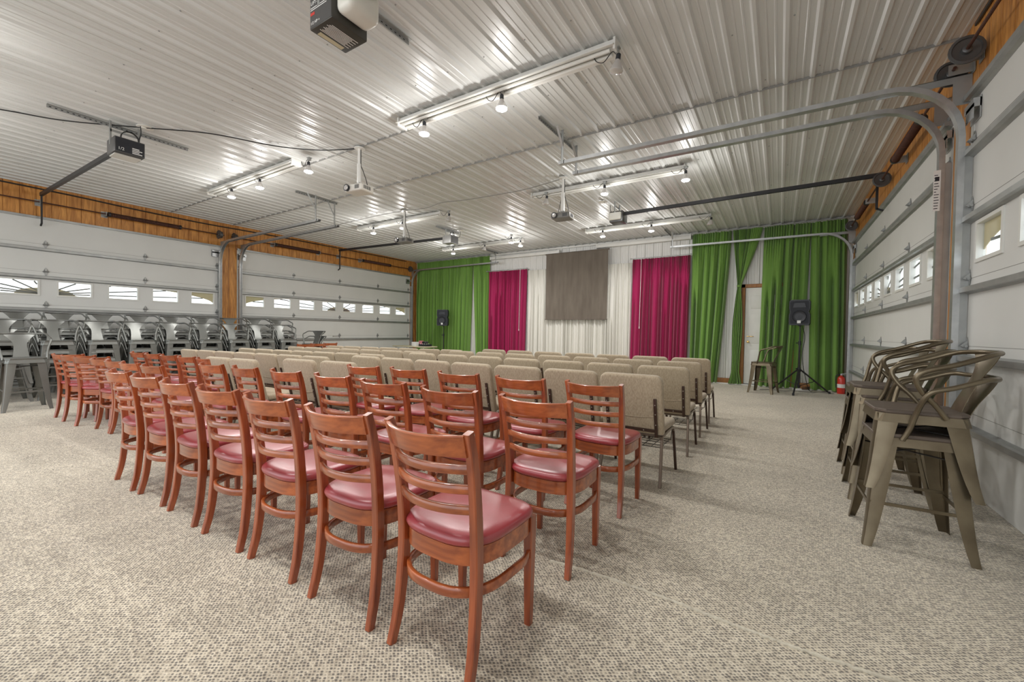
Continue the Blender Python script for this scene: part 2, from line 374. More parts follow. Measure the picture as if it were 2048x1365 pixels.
def garage_door(name, X, sg, y0, y1, ztop, joints, struts, wz, wins, mats_arm=True, seen=(None, None)):
    """sg=+1 door on left wall (room towards +x). wz=(z0,z1) window band, wins=list of (ya,yb)"""
    T = .045
    door = bpy.data.objects.new(name, None); COL.objects.link(door); door.location = (X, (y0+y1)/2, 0); tag(door, kind='structure')
    yc = (y0+y1)/2
    def P(x, y, z): return (sg*x, y-yc, z)     # x = into the room
    def bx(s, a, b): return s.box(tuple(min(p, q) for p, q in zip(P(*a), P(*b))), tuple(max(p, q) for p, q in zip(P(*a), P(*b))))
    lv = [0.0]+joints+[ztop]
    for i in range(len(lv)-1):
        z0, z1 = lv[i]+.002, lv[i+1]-.002; s = MB()
        if z0 < wz[0] < z1:
            bx(s, (-T, y0, z0), (0, y1, wz[0])); bx(s, (-T, y0, wz[1]), (0, y1, z1)); e = y0
            for ya, yb in wins: bx(s, (-T, e, wz[0]), (0, ya, wz[1])); e = yb
            bx(s, (-T, e, wz[0]), (0, y1, wz[1]))
        else: bx(s, (-T, y0, z0), (0, y1, z1))
        s.build('section_panel', 'door_white', door, smooth=0)
    s = MB()   # pressed lines and end stile edges
    for j in joints: bx(s, (-.001, y0, j-.002), (.0012, y1, j+.002))
    s.build('section_joint', 'door_line', door, smooth=0)
    s = MB()
    for ya in (y0, y1-.07): bx(s, (0, ya, .02), (.003, ya+.07, ztop-.01))
    s.build('end_stile', 'frame_white', door, smooth=0)
    for z in struts:
        s = MB(); w = .03
        prof = [(0, -.035), (.008, -.035), (.03, -.022), (.062, -.022), (.062, .018), (.03, .018), (.008, .03), (0, .03)]
        vs = [P(x, y0+.03, z+q) for x, q in prof]+[P(x, y1-.03, z+q) for x, q in prof]; n = len(prof)
        s.poly(vs, [(i, (i+1) % n, n+(i+1) % n, n+i) for i in range(n)]+[tuple(range(n)), tuple(range(n, 2*n))])
        s.build('strut', 'galv_strut', door, smooth=0)
    for e in (-1, 1):      # top corner brackets with the roller
        s = MB(); ye = (y0 if e < 0 else y1); a_, b_ = sorted((ye, ye-e*.22)); bx(s, (.004, a_+.01, ztop-.21), (.05, b_-.01, ztop-.14)); bx(s, (.004, a_+.01, ztop-.30), (.012, b_-.01, ztop-.12)); bx(s, (.045, a_+.01, ztop-.30), (.05, b_-.05, ztop-.18)); s.build('top_bracket', 'galv', door, smooth=0)
    # top weather strip
    s = MB(); bx(s, (0, y0, ztop-.045), (.035, y1, ztop-.005)); s.build('top_rail', 'galv_strut', door, smooth=0)
    # hinges
    cols = [y0+.09, y0+(y1-y0)*.25, yc, y0+(y1-y0)*.75, y1-.09]
    hm = None
    for j in joints:
        for ci, y in enumerate(cols):
            if hm is None:
                s = MB(); zz = 0
                s.prism([(-.008, -.075), (.008, -.075), (.035, 0), (.008, .075), (-.008, .075), (-.035, 0)], 0, .004, Matrix(((0,0,sg,0),(1,0,0,0),(0,1,0,0),(0,0,0,1))))
                s.cyl((sg*.014, -.042, 0), (sg*.014, .042, 0), .011, 8)
                s.prism([(0, -.02), (.045, 0), (0, .05)], -.003, .003, Matrix(((sg,0,0,0),(0,0,1,.02),(0,1,0,0),(0,0,0,1))))
                s.prism([(0, -.02), (.045, 0), (0, .05)], -.003, .003, Matrix(((sg,0,0,0),(0,0,1,-.02),(0,1,0,0),(0,0,0,1))))
                h = s.build('hinge', 'galv_strut', door); hm = h.data
            else:
                h = bpy.data.objects.new('hinge', hm); COL.objects.link(h); h.parent = door
            h.location = (sg*.003, y-yc, j)
    # windows: inner frame, glass, sunburst insert
    a = (wins[-1][1]-wins[0][0])/2+.04; b = (wz[1]-wz[0])*1.28; za = wz[0]-.0
    for wi, (ya, yb) in enumerate(wins):
        s = MB(); f = .028; d = .012
        for A, B in (((0, ya-f, wz[0]-f), (d, yb+f, wz[0])), ((0, ya-f, wz[1]), (d, yb+f, wz[1]+f)), ((0, ya-f, wz[0]), (d, ya, wz[1])), ((0, yb, wz[0]), (d, yb+f, wz[1]))): bx(s, A, B)
        fr = s.build('window_frame', 'frame_white', door, smooth=0)
        s = MB(); bx(s, (-.028, ya, wz[0]), (-.024, yb, wz[1])); s.build('pane', 'pane_glass', fr, smooth=0)
        # opaque area beyond the arch and within the hub, plus rays
        s = MB(); N = 14; h = wz[1]-wz[0]; x0, x1 = -.038, -.032
        ae = a; hub_a, hub_b = .40, .13
        for q in range(N):
            u0 = ya+(yb-ya)*q/N; u1 = ya+(yb-ya)*(q+1)/N
            def arc(u, A, B):
                t = (u-yc)/A; return B*math.sqrt(max(0, 1-t*t)) if abs(t) < 1 else 0
            z0, z1 = za+arc(u0, ae, b), za+arc(u1, ae, b)
            c0, c1 = min(z0, wz[1]), min(z1, wz[1])
            if c0 < wz[1]-1e-4 or c1 < wz[1]-1e-4:
                s.poly([P(x0, u0, c0), P(x0, u1, c1), P(x0, u1, wz[1]), P(x0, u0, wz[1]), P(x1, u0, c0), P(x1, u1, c1), P(x1, u1, wz[1]), P(x1, u0, wz[1])],
                       [(0,3,2,1),(4,5,6,7),(0,1,5,4),(2,3,7,6)])
            z0, z1 = wz[0]+arc(u0, hub_a, hub_b), wz[0]+arc(u1, hub_a, hub_b)
            if z0 > wz[0] or z1 > wz[0]:
                s.poly([P(x0, u0, wz[0]), P(x0, u1, wz[0]), P(x0, u1, z1), P(x0, u0, z0), P(x1, u0, wz[0]), P(x1, u1, wz[0]), P(x1, u1, z1), P(x1, u0, z0)],
                       [(0,3,2,1),(4,5,6,7),(0,1,5,4),(2,3,7,6)])
        s.build('sunburst_insert', 'sunburst', fr, smooth=0)
        s = MB(); got = False
        for ang in (2.5, 7, 14.5, 30, 58, 122, 150, 165.5, 173, 177.5):
            ca, sa = math.cos(math.radians(ang)), math.sin(math.radians(ang)); px = []
            # clip ray from centre to this window
            oz = wz[0]+.012
            ts = [t*.01 for t in range(8, 300)]
            inside = [t for t in ts if ya <= yc+ca*t <= yb and wz[0] <= oz+sa*t <= wz[1] and (oz+sa*t-za) < b*math.sqrt(max(0, 1-(ca*t/ae)**2)) if abs(ca*t) < ae]
            if len(inside) > 3:
                t0, t1 = inside[0], inside[-1]; w = .011
                A = (yc+ca*t0, oz+sa*t0); B = (yc+ca*t1, oz+sa*t1); nx, nz = -sa*w, ca*w; got = True
                vs = [P(x, y+k*nx, z+k*nz) for x in (-.037, -.029) for (y, z) in (A, B) for k in (-1, 1)]
                s.poly(vs, [(0,1,3,2),(4,6,7,5),(0,2,6,4),(1,5,7,3),(0,4,5,1),(2,3,7,6)])
        if got: s.build('ray_bar', 'muntin', fr, smooth=0)
        else: s.bm.free()
    return door
def winlist(yc, pitch=.735, w=.45): return [(yc+(i-3.5)*pitch-w/2, yc+(i-3.5)*pitch+w/2) for i in range(8)]
JL, SL = [.46, 1.02, 1.60, 2.24, 2.76], [.36, .91, 1.515, 2.13, 2.66]
JR, SR = [.62, 1.16, 1.72, 2.32, 2.86], [.50, 1.06, 1.625, 2.21, 2.76, 3.235]
garage_door('door_1', XL-.005, 1, -1.0, 5.0, ZT_L, JL, SL, (1.80, 2.055), winlist(2.03, .735, .46))
garage_door('door_2', XL-.005, 1, 5.37, 11.42, ZT_L, JL, SL, (1.80, 2.055), winlist(8.39, .735, .46))
garage_door('door_3', XR+.005, -1, -.95, 5.07, ZT_R, JR, SR, (1.86, 2.14), winlist(2.04, .735, .44))
garage_door('door_4', XR+.005, -1, 5.49, 11.5, ZT_R, JR, SR, (1.86, 2.14), winlist(8.5, .735, .44))
# small pull handle and sticker on the doors
o = MB().rbox((XL, 8.15, .985), (XL+.03, 8.19, 1.01), .004).box((XL, 8.19, 1.0), (XL+.02, 8.36, 1.008)).rbox((XL, 8.36, .985), (XL+.03, 8.4, 1.01), .004).build('lock_bar', 'galv')
tag(o, 'small grey slide latch on the lower panel of the far left overhead door', 'latch')

# back entry door
d5 = bpy.data.objects.new('door_5', None); COL.objects.link(d5); d5.location = (-.28, YB-.03, .05); tag(d5, kind='structure')
s = MB().rbox((-.44, -.03, 0), (.47, .004, 2.33), .003)
for (xa, xb, za, zb) in [(-.33+k*.42, .03+k*.42-.03, z0, z1) for k in (0, 1) for z0, z1 in ((.2, .82), (.98, 1.68), (1.82, 2.14))]:
    s.rbox((xa, -.038, za), (xb, -.028, zb), .006); 
s.build('door_slab', 'frame_white', d5)
s = MB().rbox((-.535, -.05, -.05), (-.45, .01, 2.42), .005).rbox((.48, -.05, -.05), (.56, .01, 2.42), .005).rbox((-.535, -.05, 2.335), (.56, .01, 2.42), .005)
s.build('door_frame', 'oak_trim', d5)
s = MB().box((-.535, -.08, -.05), (.56, .0, -.012)); s.build('threshold', 'galv', d5)
MR = Matrix.Rotation(PI/2, 4, 'X')
s = MB().lathe([(.03, 0), (.03, .006), (.012, .01), (.012, .03), (.026, .04), (.028, .055), (.02, .066), (.002, .068)], (0,0,0), 14, Matrix.Translation((-.37, -.03, 1.02)) @ MR)
s.build('door_knob', 'brass', d5)
s = MB().rbox((-.40, -.042, 1.14), (-.33, -.03, 1.16), .003).rbox((-.33, -.06, 1.143), (-.25, -.048, 1.157), .003); s.build('latch', 'brass', d5)
o = MB().rbox((-.99, YB-.034, 1.18), (-.92, YB-.022, 1.30), .004).rbox((-.96, YB-.042, 1.225), (-.95, YB-.034, 1.25), .002).build('light_switch', 'label_tan')
tag(o, 'cream light switch plate on the back wall left of the small door', 'light switch')

# ------------------------------------------------------------------ overhead door tracks
CPROF = [(-.026, -.012), (.026, -.012), (.026, .02), (.019, .02), (.019, -.006), (-.019, -.006), (-.019, .02), (-.026, .02)]
CPROF = [(a*1.35, b*1.35) for a, b in CPROF]
def track(X, sg, y, xend, z, label, foot=.05, curve=.50, hang_y=(-.35, .35), ztop=None, hx=None, double=False):
    t = thing('door_track', label, 'door track', (X, y, 0), 0, 'curved steel tracks of the overhead doors')
    d = .075
    pts = [(sg*d, 0, foot), (sg*d, 0, z-curve)]
    for i in range(1, 9):
        a = PI/2*i/8; pts.append((sg*(d+curve*(1-math.cos(a))), 0, z-curve+curve*math.sin(a)))
    xe = (xend-X); pts.append((xe, 0, z+.02))
    MB().sweep(pts, CPROF, (0,1,0)).build('rail', 'galv', t, smooth=30)
    s = MB()                                   # angle plate behind the vertical run
    ys = .05 if False else 0
    s.box((min(0, sg*.06), -.03, foot), (max(0, sg*.06), -.026, z-curve-.1))
    for k in range(5):
        zz = .3+k*.62
        s.box((min(0, sg*d), -.028, zz), (max(0, sg*d), .0, zz+.045))
    s.build('track_bracket', 'galv_strut', t, smooth=0)
    s = MB(); xa, xb = sorted((sg*.004, sg*.62)); s.box((xa, .036, z-.03), (xb, .040, z+.03)).box((xa, .036, z+.026), (xb, .07, z+.03)); xa, xb = sorted((sg*.004, sg*.12)); s.box((xa, .036, z-.22), (xb, .040, z-.03))
    s.build('flag_bracket', 'galv_strut', t, smooth=0)
    # hanger at the far end
    s = MB(); hxx = xe-(.06 if xe > 0 else -.06)*1; zt = ZC-.02
    s.box((hxx-.016, -.05, z+.0), (hxx+.016, -.046, zt)).box((hxx-.016, -.05, z), (hxx-.012, -.018, zt))
    s.sweep([(hxx, -.05, z+.22), (hxx, hang_y[0]*.6, zt-.01)], rect(.014, .002), (1,0,0))
    s.build('hanger', 'galv_strut', t, smooth=0)
    return t
track(XL, 1, 4.95, -7.69, 3.35, 'steel track of the near left door, nearer one beside the wooden post')
track(XL, 1, 5.42, -7.77, 3.35, 'steel track of the far left door, farther one beside the wooden post')
track(XL, 1, 11.46, -7.9, 3.50, 'steel door track running in front of the left green curtain')
track(XR, -1, 5.02, -2.50, 3.42, 'steel door track of the near right door, top one of the big pair')
track(XR, -1, 5.53, -2.53, 3.46, 'steel door track of the far right door, lower one of the big pair')
track(XR, -1, 11.42, -2.45, 3.46, 'steel door track running in front of the right green curtains')
for o_ in [o for o in COL.objects if o.name.startswith('door_track')]:
    if abs(o_.location.y-5.53) < .01:
        xx = o_.location.x*0-.125
        lb = MB().box((xx-.0, -.0365, 2.42), (xx+.05, -.0355, 2.80)).build('label', 'label_white', o_, smooth=0)
        m_ = MB(); r9 = random.Random(5)
        for k in range(13): m_.box((xx+.006, -.0372, 2.44+k*.026), (xx+.02+r9.random()*.022, -.0362, 2.447+k*.026))
        m_.box((xx+.01, -.0374, 2.70), (xx+.04, -.0362, 2.74)); m_.build('printed_lines', 'black_plastic', lb, smooth=0)
def angle_iron(x, y0, y1, label):
    s = MB().box((x-.02, y0, ZC-.028), (x+.02, y1, ZC-.024)).box((x-.02, y0, ZC-.062), (x-.016, y1, ZC-.024))
    o = s.build('perforated_angle', 'galv_strut', smooth=0); tag(o, label, 'bracket', 'perforated steel angles screwed to the ceiling'); 
    h = MB(); n = int((y1-y0)/.05)
    for i in range(n): h.box((x-.0155, y0+.02+i*.05, ZC-.048), (x-.0215, y0+.04+i*.05, ZC-.038))
    h.build('slot_holes', 'black_metal', o, smooth=0); return o
angle_iron(-7.83, 4.55, 5.45, 'perforated steel angle on the ceiling holding the two left tracks')
angle_iron(-2.52, 4.5, 5.6, 'perforated steel angle on the ceiling holding the two right tracks')
angle_iron(-7.98, 10.7, 11.6, 'perforated steel angle on the ceiling above the left green curtain')
angle_iron(-2.47, 10.9, 11.65, 'perforated steel angle on the ceiling near the right magenta curtain')

def torsion(X, sg, y0, y1, z, springs, drums, brk, label, rev=False):
    d = sg*.125; dl = sg*.125
    t = thing('torsion_shaft', label, 'door spring', (X, (y0+y1)/2, 0), 0, 'torsion shafts above the overhead doors'); yc = (y0+y1)/2
    MB().cyl((d, y0-yc, z), (d, y1-yc, z), .0125, 8).build('shaft', 'rust', t)
    for a, b in springs:
        n = int((b-a)/.016); pts = []; s = MB(); prof = []
        m = n*2
        s.tube([(d, a-yc+(b-a)*i/m, z) for i in range(m+1)], [.046 if i % 2 else .039 for i in range(m+1)], 12)
        s.build('spring', 'rust', t)
        for e in (a, b): MB().cyl((d, e-yc-.02, z), (d, e-yc+.02, z), .05, 14).build('spring_cone', 'black_metal', t)
    for y in drums:
        s = MB(); My = Matrix.Translation((d, y-yc, z)) @ Matrix.Rotation(PI/2, 4, 'X')
        s.lathe([(.02, -.045), (.075, -.04), (.08, -.03), (.08, .02), (.108, .026), (.108, .04), (.09, .042), (.084, .03), (.035, .026), (.03, .05), (.02, .055)], (0,0,0), 20, My)
        s.build('cable_drum', 'gray_case', t)
    for y in brk:
        s = MB(); x1 = sg*.155; x0 = sg*.004
        s.box((min(x0, sg*.009), y-yc-.05, z-.06), (max(x0, sg*.009), y-yc+.05, z+.06)).box((min(x0, x1), y-yc-.003, z-.045), (max(x0, x1), y-yc+.003, z+.045))
        s.build('bearing_bracket', 'galv_strut', t, smooth=0)
torsion(XL, 1, -.9, 5.02, 3.53, [(2.88, 4.10), (-.5, .6)], [4.93, -.85], [1.91, 2.83], 'rusty torsion shaft with long spring over the near left door')
torsion(XL, 1, 5.18, 11.42, 3.53, [(6.30, 7.57), (9.18, 10.33)], [5.27, 11.34], [6.26, 7.62, 8.31, 9.13], 'rusty torsion shaft with two springs over the far left door')
torsion(XR, -1, -.9, 4.92, 3.50, [(.2, 1.4)], [4.77, -.8], [4.86], 'rusty torsion shaft over the near right door')
torsion(XR, -1, 5.0, 11.2, 3.50, [(6.0, 7.17), (9.2, 10.25)], [5.14, 8.02, 11.04], [7.21, 9.14, 5.04], 'rusty torsion shaft with two springs over the far right door')

# ------------------------------------------------------------------ door openers
def opener(x0, x1, ybody, z0, z1, wallx, zwall, label, case, face_text=False, lens='x', doorsg=1, arm_z=3.05, angle=None):
    cx = (x0+x1)/2
    t = thing('door_opener', label, 'garage door opener', (cx, ybody, z0), 0, 'garage door openers under the ceiling')
    hw = (x1-x0)/2; h = z1-z0; w = .15
    MB().rbox((-hw, -w, 0), (hw, w, h), .008).build('housing', case, t)
    sg = 1 if wallx > cx else -1
    # rail to the wall
    A = (sg*hw, 0, h*.85); B = (wallx-cx, 0, zwall-z0)
    MB().sweep([A, B], [(-.022, -.03), (.022, -.03), (.022, .03), (.014, .03), (.014, -.022), (-.014, -.022), (-.014, .03), (-.022, .03)], (0,1,0)).build('rail', 'black_metal', t, smooth=0)
    # drawbar arm down to the door
    bx = wallx-cx-sg*.03; zb = zwall-z0
    s = MB().box((bx-.015, -.012, arm_z-z0+.03), (bx+.015, .012, zb+.02)); s.sweep([(bx, 0, arm_z-z0+.04), (bx+sg*.08, 0, arm_z-z0)], rect(.012, .012), (0,1,0))
    s.build('door_arm', 'black_metal', t, smooth=0)
    s = MB()   # hangers: two perforated straps and a cross strap
    for yy in (-w-.004, w-.02):
        s.box((-hw*.3, yy, h*.6), (-hw*.3+.03, yy+.004, ZC-z0-.03)); s.box((-hw*.3, yy, h*.6), (-hw*.3+.004, yy+.025, ZC-z0-.03))
    s.box((-hw*.3, -w, h+.10), (-hw*.3+.004, w, h+.13)); s.build('hanger_strap', 'galv_strut', t, smooth=0)
    return t, hw, w, h
t, hw, w, h = opener(-2.95, -2.69, 1.965, 3.40, 3.63, XR-.1, 3.70, 'dark garage door opener with white light cover hanging nearest the camera', 'dark_case')
MB().rbox((hw, -w+.02, .04), (hw+.17, w-.01, h+.03), .05, 4).build('light_cover', 'lens_plastic', t)
MX = Matrix.Translation((-hw+.012, -w-.0012, h-.06)) @ Matrix.Rotation(PI/2, 4, 'X')
MB().box((-hw+.006, -w-.001, .008), (hw-.006, -w+.001, h-.008)).build('front_plate', 'gray_case', t, smooth=0)
text_mesh('LIFT-MASTER', .036, 'label_white', t, MX)
text_mesh('1/2 HP +', .03, 'label_white', t, Matrix.Translation((-hw+.012, -w-.0012, .03)) @ Matrix.Rotation(PI/2, 4, 'X'))
s = MB()
for k in range(2): s.box((-hw+.012, -w-.0022, h-.085-k*.014), (hw-.06, -w-.001, h-.08-k*.014))
s.build('stripe', 'label_white', t, smooth=0)
MB().box((-hw+.012, -w-.0022, h-.135), (-hw+.06, -w-.001, h-.115)).build('red_mark', 'label_red', t, smooth=0)
s = MB()
for k in range(9): s.box((-.055+k*.014, -w+.03+(k % 3)*.01, -.0012), (-.049+k*.014, w-.03-(k % 2)*.04, .0002))
s.build('printed_lines', 'label_white', t, smooth=0)
MB().box((-hw+.015, -w+.05, -.0014), (-hw+.055, w-.05, .0002)).build('label', 'label_tan', t, smooth=0)
angle_iron(-2.89, .7, 2.74, 'perforated steel angle on the ceiling above the nearest door opener')
t, hw, w, h = opener(-7.38, -7.08, 1.93, 3.42, 3.61, XL+.1, 3.68, 'black garage door opener on the left with a coil of cable on top', 'gray_case', arm_z=3.1)
MB().box((-hw+.02, -w+.02, -.012), (hw-.08, w-.02, .002)).build('light_cover', 'lens_plastic', t, smooth=0)
MB().box((hw, -w+.01, .01), (hw+.003, w-.01, h-.01)).build('end_plate', 'black_plastic', t, smooth=0)
text_mesh('1/2', .05, 'label_white', t, Matrix.Translation((hw+.0035, -w+.03, .03)) @ Matrix.Rotation(PI/2, 4, 'Z') @ Matrix.Rotation(PI/2, 4, 'X'))
s = MB()
for k in range(4): s.box((hw+.002, .02, .02+k*.02), (hw+.0045, .12-(k % 2)*.03, .03+k*.02))
s.build('label', 'label_white', t, smooth=0)
s = MB()
for k in range(3): s.tube([(hw*.4+.01*k, .09*math.cos(a*PI/8)+.02, h+.03+.09*math.sin(a*PI/8)) for a in range(0, 16)], .006, 6, closed=True)
s.tube(crom([(hw*.4, .11, h+.03), (hw*.5, .13, h+.15), (hw*.6, .12, ZC-.03-3.42)]), .006, 6); s.build('cable_coil', 'cable_black', t)
angle_iron(-7.41, 1.26, 2.68, 'perforated steel angle on the ceiling above the left black door opener')
t, hw, w, h = opener(-7.36, -7.08, 8.30, 3.46, 3.66, XL+.1, 3.72, 'silver garage door opener hanging in front of the far left door', 'silver_case', arm_z=3.1)
MB().box((hw, -w+.01, .01), (hw+.003, w-.01, h-.01)).build('end_plate', 'gray_case', t, smooth=0)
s = MB()
for k in range(2): s.tube([(hw*.4+.01*k, .08*math.cos(a*PI/8), h+.03+.08*math.sin(a*PI/8)) for a in range(0, 16)], .006, 6, closed=True)
s.tube(crom([(hw*.4, .08, h+.03), (hw*.6, .25, h+.02), (hw*.6, .3, ZC-.03-3.46)]), .006, 6); s.build('cable_coil', 'cable_black', t)
angle_iron(-7.3, 7.85, 8.75, 'perforated steel angle on the ceiling above the silver door opener')
t, hw, w, h = opener(-2.93, -2.66, 8.30, 3.44, 3.65, XR-.1, 3.66, 'grey garage door opener hanging in front of the far right door', 'gray_case', arm_z=3.12)
MB().rbox((-hw-.0, -w-.05, .03), (hw-.02, -w, h-.03), .02, 3).build('light_cover', 'lens_plastic', t)
s = MB()
for k in range(3): s.box((-hw+.03, -w-.052, h-.05-k*.02), (hw-.06, -w-.049, h-.042-k*.02))
s.build('stripe', 'label_white', t, smooth=0)
s = MB().tube(crom([(-hw+.03, .05, h), (-hw-.05, .05, h+.08), (-hw-.06, .05, ZC-.03-3.44)]), .006, 6); s.build('power_cord', 'cable_black', t)
for (x, y, lb) in ((-7.15, 2.10, 'round cream outlet plate on the ceiling above the left black opener'), (-7.1, 8.55, 'round cream outlet plate on the ceiling above the silver opener'), (-3.05, 8.1, 'round cream outlet plate on the ceiling above the far right opener')):
    s = MB().lathe([(.085, -.03), (.09, -.028), (.09, -.02)], (x, y, ZC), 20).rbox((x-.03, y-.045, ZC-.045), (x+.03, y+.045, ZC-.03), .004)
    tag(s.build('ceiling_outlet', 'projector_white'), lb, 'outlet', 'ceiling outlets for the openers')

# ------------------------------------------------------------------ projectors on poles
def projector(x, y, zb, pole_h, label, body, rz, lensx=-.1):
    t = thing('projector', label, 'projector', (x, y, zb), rz, 'projectors hanging on poles')
    s = MB().rbox((-.165, -.125, 0), (.165, .125, .10), .022, 3); s.build('body', body, t)
    s = MB().lathe([(.012, -.01), (.045, -.006), (.05, .03)], (0,0,0), 18, Matrix.Translation((lensx, -.125, .05)) @ Matrix.Rotation(PI/2, 4, 'X')); s.build('lens_ring', 'black_plastic', t)
    s = MB().lathe([(.001, .0), (.03, .004), (.036, 0), (.036, -.01)], (0,0,0), 18, Matrix.Translation((lensx, -.157, .05)) @ Matrix.Rotation(PI/2, 4, 'X')); s.build('lens', 'bulb_glass', t)
    s = MB()
    for k in range(6): s.box((.04+k*.014, -.1265, .025), (.048+k*.014, -.124, .08))
    for k in range(7): s.box((.1645, -.08+k*.02, .03), (.167, -.07+k*.02, .08))
    s.build('vent', 'black_plastic', t, smooth=0)
    s = MB().rbox((-.06, -.05, .10), (.06, .05, .115), .004); 
    for a, b in ((-.05, -.04), (.05, -.04), (-.05, .04), (.05, .04)): s.sweep([(a, b, .11), (a*.3, b*.3, .16)], rect(.006, .006), (0,1,0))
    s.build('mount_plate', 'galv_strut', t)
    L = ZC-zb
    MB().cyl((0,0,.14), (0,0,L*.62), .033, 16).cyl((0,0,L*.6), (0,0,L-.03), .024, 16).build('pole', 'white_trim', t)
    MB().lathe([(.075, L-.036), (.075, L-.024), (.03, L-.022)], (0,0,0), 16).build('ceiling_plate', 'white_trim', t)
    s = MB().tube(crom([(.026, 0, L-.05), (.03, .0, L*.6), (.045, .01, .35), (.08, .05, .2), (.1, .06, .1)]), .006, 6)
    s.tube(crom([(-.02, .02, .42), (-.07, .05, .28), (-.1, .07, .17), (-.09, .06, .1)]), .005, 6); s.build('cable', 'cable_black', t)
    return t
projector(-5.20, 3.97, 3.20, 0, 'white projector hanging on a white pole over the middle of the room', 'projector_white', .12)
projector(-3.16, 6.50, 3.14, 0, 'black projector hanging on a white pole near the screen side, right of centre', 'projector_gray', .1)
projector(-7.03, 6.55, 3.14, 0, 'black projector hanging on a white pole over the left block of seats', 'projector_gray', .1)

# ------------------------------------------------------------------ strip lights and clamp lamps
def strip_light(x0, x1, y, label, pale=True):
    t = thing('strip_light', label, 'ceiling light', ((x0+x1)/2, y, ZC-.022), 0, 'long white strip lights on the ceiling'); L = (x1-x0)/2
    s = MB(); prof = [(-.045, 0), (-.05, -.045), (-.11, -.075), (-.108, -.082), (-.04, -.062), (.04, -.062), (.108, -.082), (.11, -.075), (.05, -.045), (.045, 0)]
    vs = [(e*L, a, b) for e in (-1, 1) for a, b in prof]; n = len(prof)
    s.poly(vs, [(i, (i+1) % n, n+(i+1) % n, n+i) for i in range(n)]+[tuple(range(n)), tuple(range(n, 2*n))]); s.build('housing', 'white_trim', t, smooth=0)
    s = MB()
    for yy in (-.038, .038): s.cyl((-L+.05, yy, -.085), (L-.05, yy, -.085), .017, 12)
    s.build('tube', 'frame_white', t)
    for e in (-1, 1): MB().box((e*L-.01, -.075, -.105), (e*L+.01, .075, 0)).build('end_cap', 'white_trim', t, smooth=0)
    return t
FX = [(-4.05, -1.30, 3.72, 'long white strip light on the ceiling nearest the camera'), (-9.25, -6.40, 3.72, 'long white strip light on the left side in front of the white projector'),
      (-4.02, -1.30, 6.98, 'long white strip light behind the big right tracks'), (-9.15, -6.35, 7.0, 'long white strip light behind the left black projector'),
      (-4.2, -1.33, 10.05, 'long white strip light nearest the right magenta curtain'), (-9.05, -6.15, 10.1, 'long white strip light nearest the left green curtain')]
for f in FX: strip_light(*f)
LAMP_H = {}
def clamp_lamp(x, y, z, lit, label, tilt=0.):
    t = thing('clamp_lamp', label, 'lamp', (x, y, z), 0, 'reflector bulbs clamped to the strip lights')
    M = Matrix.Translation((0,0,0)) @ Matrix.Rotation(tilt, 4, 'Y')
    s = MB().lathe([(.002, -.012), (.045, -.008), (.060, .002), (.0605, .010)], (0,0,0), 20, M); s.build('bulb_face', 'bulb_lit' if lit else 'bulb_glass', t)
    s = MB().lathe([(.060, .010), (.052, .035), (.034, .075), (.022, .095), (.02, .105)], (0,0,0), 20, M); s.build('reflector', 'bulb_glass', t)
    s = MB().lathe([(.021, .103), (.023, .11), (.021, .15), (.012, .158)], (0,0,0), 12, M); s.build('socket', 'black_plastic', t)
    dz = ZC-.09-z
    s = MB().tube([(0,0,.15), (.0, .0, max(.17, dz-.02))], .006, 6).box((-.02, -.008, dz-.03), (.02, .03, dz)); s.box((-.03, -.015, dz), (.03, .035, dz+.012)); s.build('clamp', 'galv_strut', t, smooth=0)
    s = MB().tube(crom([(0, 0, .155), (-.04, .0, .19), (-.12, .01, .13), (-.19, .02, .16), (-.22, .02, dz)]), .004, 6); s.build('cord', 'cable_black', t)
    if lit:
        ld = bpy.data.lights.new('lamp_light', 'SPOT'); ld.energy = LAMP_W; ld.shadow_soft_size = .055; ld.color = (1, .98, .955)
        ld.spot_size = math.radians(168); ld.spot_blend = .8
        lo = bpy.data.objects.new('lamp_light', ld); COL.objects.link(lo); lo.parent = t; lo.location = (0, 0, -.03)
        lp = bpy.data.lights.new('spill_light', 'POINT'); lp.energy = LAMP_W*(.17 if y > 1 else .10); lp.shadow_soft_size = .06; lp.color = (1, .98, .955)
        lq = bpy.data.objects.new('spill_light', lp); COL.objects.link(lq); lq.parent = t; lq.location = (0, 0, -.08)
LAMP_W = 70
names = [('left', 'middle', 'right')]
rows = [('nearest strip light on the right', -3.66, -2.54, -1.30, 3.71, (1,1,0)), ('front left strip light', -8.42, -7.44, -6.03, 3.70, (1,1,1)),
        ('second strip light on the right', -3.68, -2.56, -1.27, 6.86, (0,1,1)), ('second strip light on the left', -8.44, -7.43, -6.03, 6.86, (1,1,0)),
        ('strip light by the right magenta curtain', -3.70, -2.54, -1.31, 9.85, (1,1,0)), ('strip light by the left green curtain', -8.45, -7.28, -6.05, 9.85, (1,0,1))]
for nm, a, b, c, y, lit in rows:
    for q, x, l in zip(('left', 'middle', 'right'), (a, b, c), lit):
        clamp_lamp(x, y, 3.575, l, ('lit' if l else 'unlit')+' reflector bulb at the '+q+' of the '+nm, 0 if l else .15)
clamp_lamp(-6.03, 9.35, 3.57, 1, 'lit reflector bulb hanging in front of the strip light by the left green curtain')

